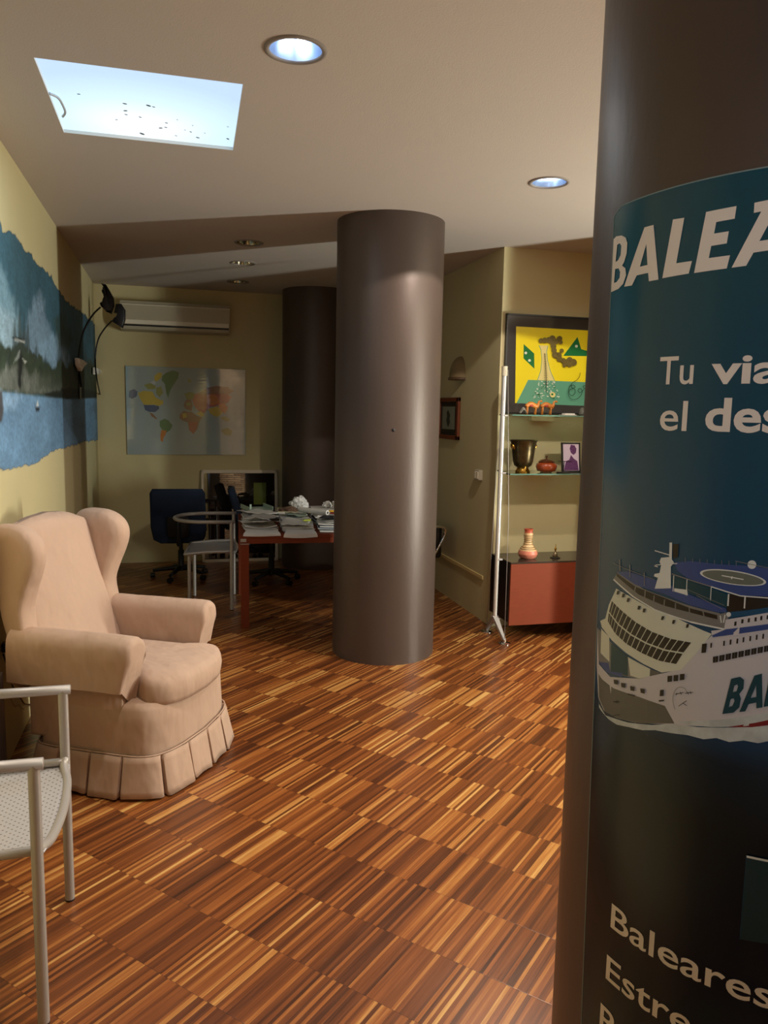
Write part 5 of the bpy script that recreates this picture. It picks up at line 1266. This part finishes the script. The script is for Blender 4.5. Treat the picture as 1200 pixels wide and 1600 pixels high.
m_ = o.modifiers.new('s', 'SOLIDIFY'); m_.thickness = 0.004; m_.offset = 1
bm = BM(); box(bm, (-0.055, -0.03, 0.001), (0.055, 0.03, 0.006), 0.001); box(bm, (-0.035, -0.025, 0.006), (0.045, 0.025, 0.015), 0.003); o = obj('white_card_box', bm, WHITE); o.location = (2.735, YS, 1.5975); tag(o, 'small white flat box lying on the upper glass shelf', 'box')
bm = BM(); lathe(bm, [(0, 0), (0.022, 0), (0.026, 0.02), (0.02, 0.045), (0.008, 0.058), (0, 0.06)], seg=18); o = obj('glass_ornament', bm, mat('smoky_glass_ornament', (90, 90, 84), 0.15), smooth=True); o.location = (2.85, YS, 1.5975); tag(o, 'small smoky ornament at the right of the upper shelf by the pillar', 'ornament')
# on the cabinet
t = thing('clay_vase', 'beige and pink clay vase with narrow neck on the cabinet', 'vase', (2.470, YS, CZ1))
VM = mat('clay_vase_glaze', (206, 170, 122), 0.45, var=0.2, vscale=20, bump=0.3, bscale=30)
bm = BM(); lathe(bm, [(0, 0), (0.045, 0.0), (0.062, 0.012), (0.070, 0.035), (0.064, 0.06), (0.045, 0.085), (0.032, 0.105), (0.028, 0.125), (0.031, 0.15), (0.033, 0.175), (0.030, 0.19)], seg=40)
obj('vase_body', bm, VM, t, True, autos=70)
bm = BM(); lathe(bm, [(0.0705, 0.033), (0.063, 0.012), (0.046, 0.0005)], seg=40); lathe(bm, [(0.0645, 0.060), (0.0712, 0.038), (0.0705, 0.033)], seg=40); obj('pink_band', bm, mat('vase_pink', (206, 124, 100), 0.45), t, True)
bm = BM(); lathe(bm, [(0.0305, 0.188), (0.028, 0.198), (0.033, 0.212), (0.034, 0.216), (0.028, 0.216), (0.024, 0.195)], seg=40); obj('neck_rim', bm, mat('vase_rim_red', (178, 84, 58), 0.45), t, True, autos=60)
bm = BM()
for z_, r_ in ((0.105, 0.0325), (0.122, 0.0295), (0.138, 0.0305), (0.152, 0.032), (0.168, 0.033), (0.072, 0.0565), (0.084, 0.047)): tube(bm, [(r_*math.cos(2*math.pi*k_/28), r_*math.sin(2*math.pi*k_/28), z_) for k_ in range(28)], 0.0022, 6, closed=True)
obj('ringed_grooves', bm, mat('groove_brown', (120, 90, 50), 0.6), t, True)
t = thing('brass_bell', 'tiny brass bell ornament on the cabinet right of the vase', 'ornament', (2.680, YS-0.02, CZ1))
bm = BM(); lathe(bm, [(0, 0), (0.036, 0), (0.038, 0.004), (0.03, 0.01), (0.014, 0.012), (0, 0.013)], seg=28); obj('dish', bm, mat('dark_dish', (50, 48, 40), 0.2), t, True, autos=50)
bm = BM(); lathe(bm, [(0, 0.012), (0.019, 0.012), (0.020, 0.02), (0.014, 0.035), (0.008, 0.045), (0, 0.048)], seg=24); obj('bell_body', bm, mat('aged_silver', (150, 136, 110), 0.2, metal=0.9), t, True, autos=60)
bm = BM(); lathe(bm, [(0.004, 0.045), (0.005, 0.055), (0.009, 0.062), (0.008, 0.072), (0.003, 0.078), (0.0022, 0.10), (0, 0.103)], seg=16); obj('handle', bm, BRASSB, t, True)

# ------------------------------------------------------------------ left edge: socket plug with cord, dark low box by the wall
p_ = on_x(4, 1010, WL)
t = thing('power_plug', 'black plug with dangling cord in the wall behind the wing armchair', 'plug', (WL, p_.y, p_.z))
bm = BM(); box(bm, (WL+0.001, p_.y-0.035, p_.z-0.02), (WL+0.04, p_.y+0.02, p_.z+0.02), 0.006); obj('plug_body', bm, BLACK, t, False, True)
q = [on_x(x, y, WL+0.015) for x, y in ((5, 1022), (11, 1040), (16, 1062), (24, 1080), (33, 1092), (38, 1099), (47, 1101), (55, 1103))]
bm = BM(); tube(bm, smooth_path(q, 5), 0.004, 8); obj('cord', bm, BLACK, t, True, True)
q = [on_x(x, y, WL+0.006) for x, y in ((15, 1085), (20, 1098), (24, 1104), (29, 1101), (34, 1106), (38, 1108))]
bm = BM(); tube(bm, smooth_path(q, 5), 0.002, 6); tag(obj('thin_cable', bm, mat('beige_cable', (170, 150, 110), 0.6)), 'thin beige cable on the wall below the black plug', 'cable')
c_ = on_x(7.5, 1100, WL+0.05); c2 = on_x(7.5, 1045, WL+0.05)
t = thing('floor_box', 'dark brown low box against the wall at the left edge', 'box', (WL, c_.y-0.3, 0))
bm = BM(); box(bm, (WL+0.004, c_.y-0.6, 0.0), (WL+0.05, c_.y, c2.z), 0.006); obj('box_body', bm, mat('dark_brown_box', (40, 30, 24), 0.5), t, False, True)
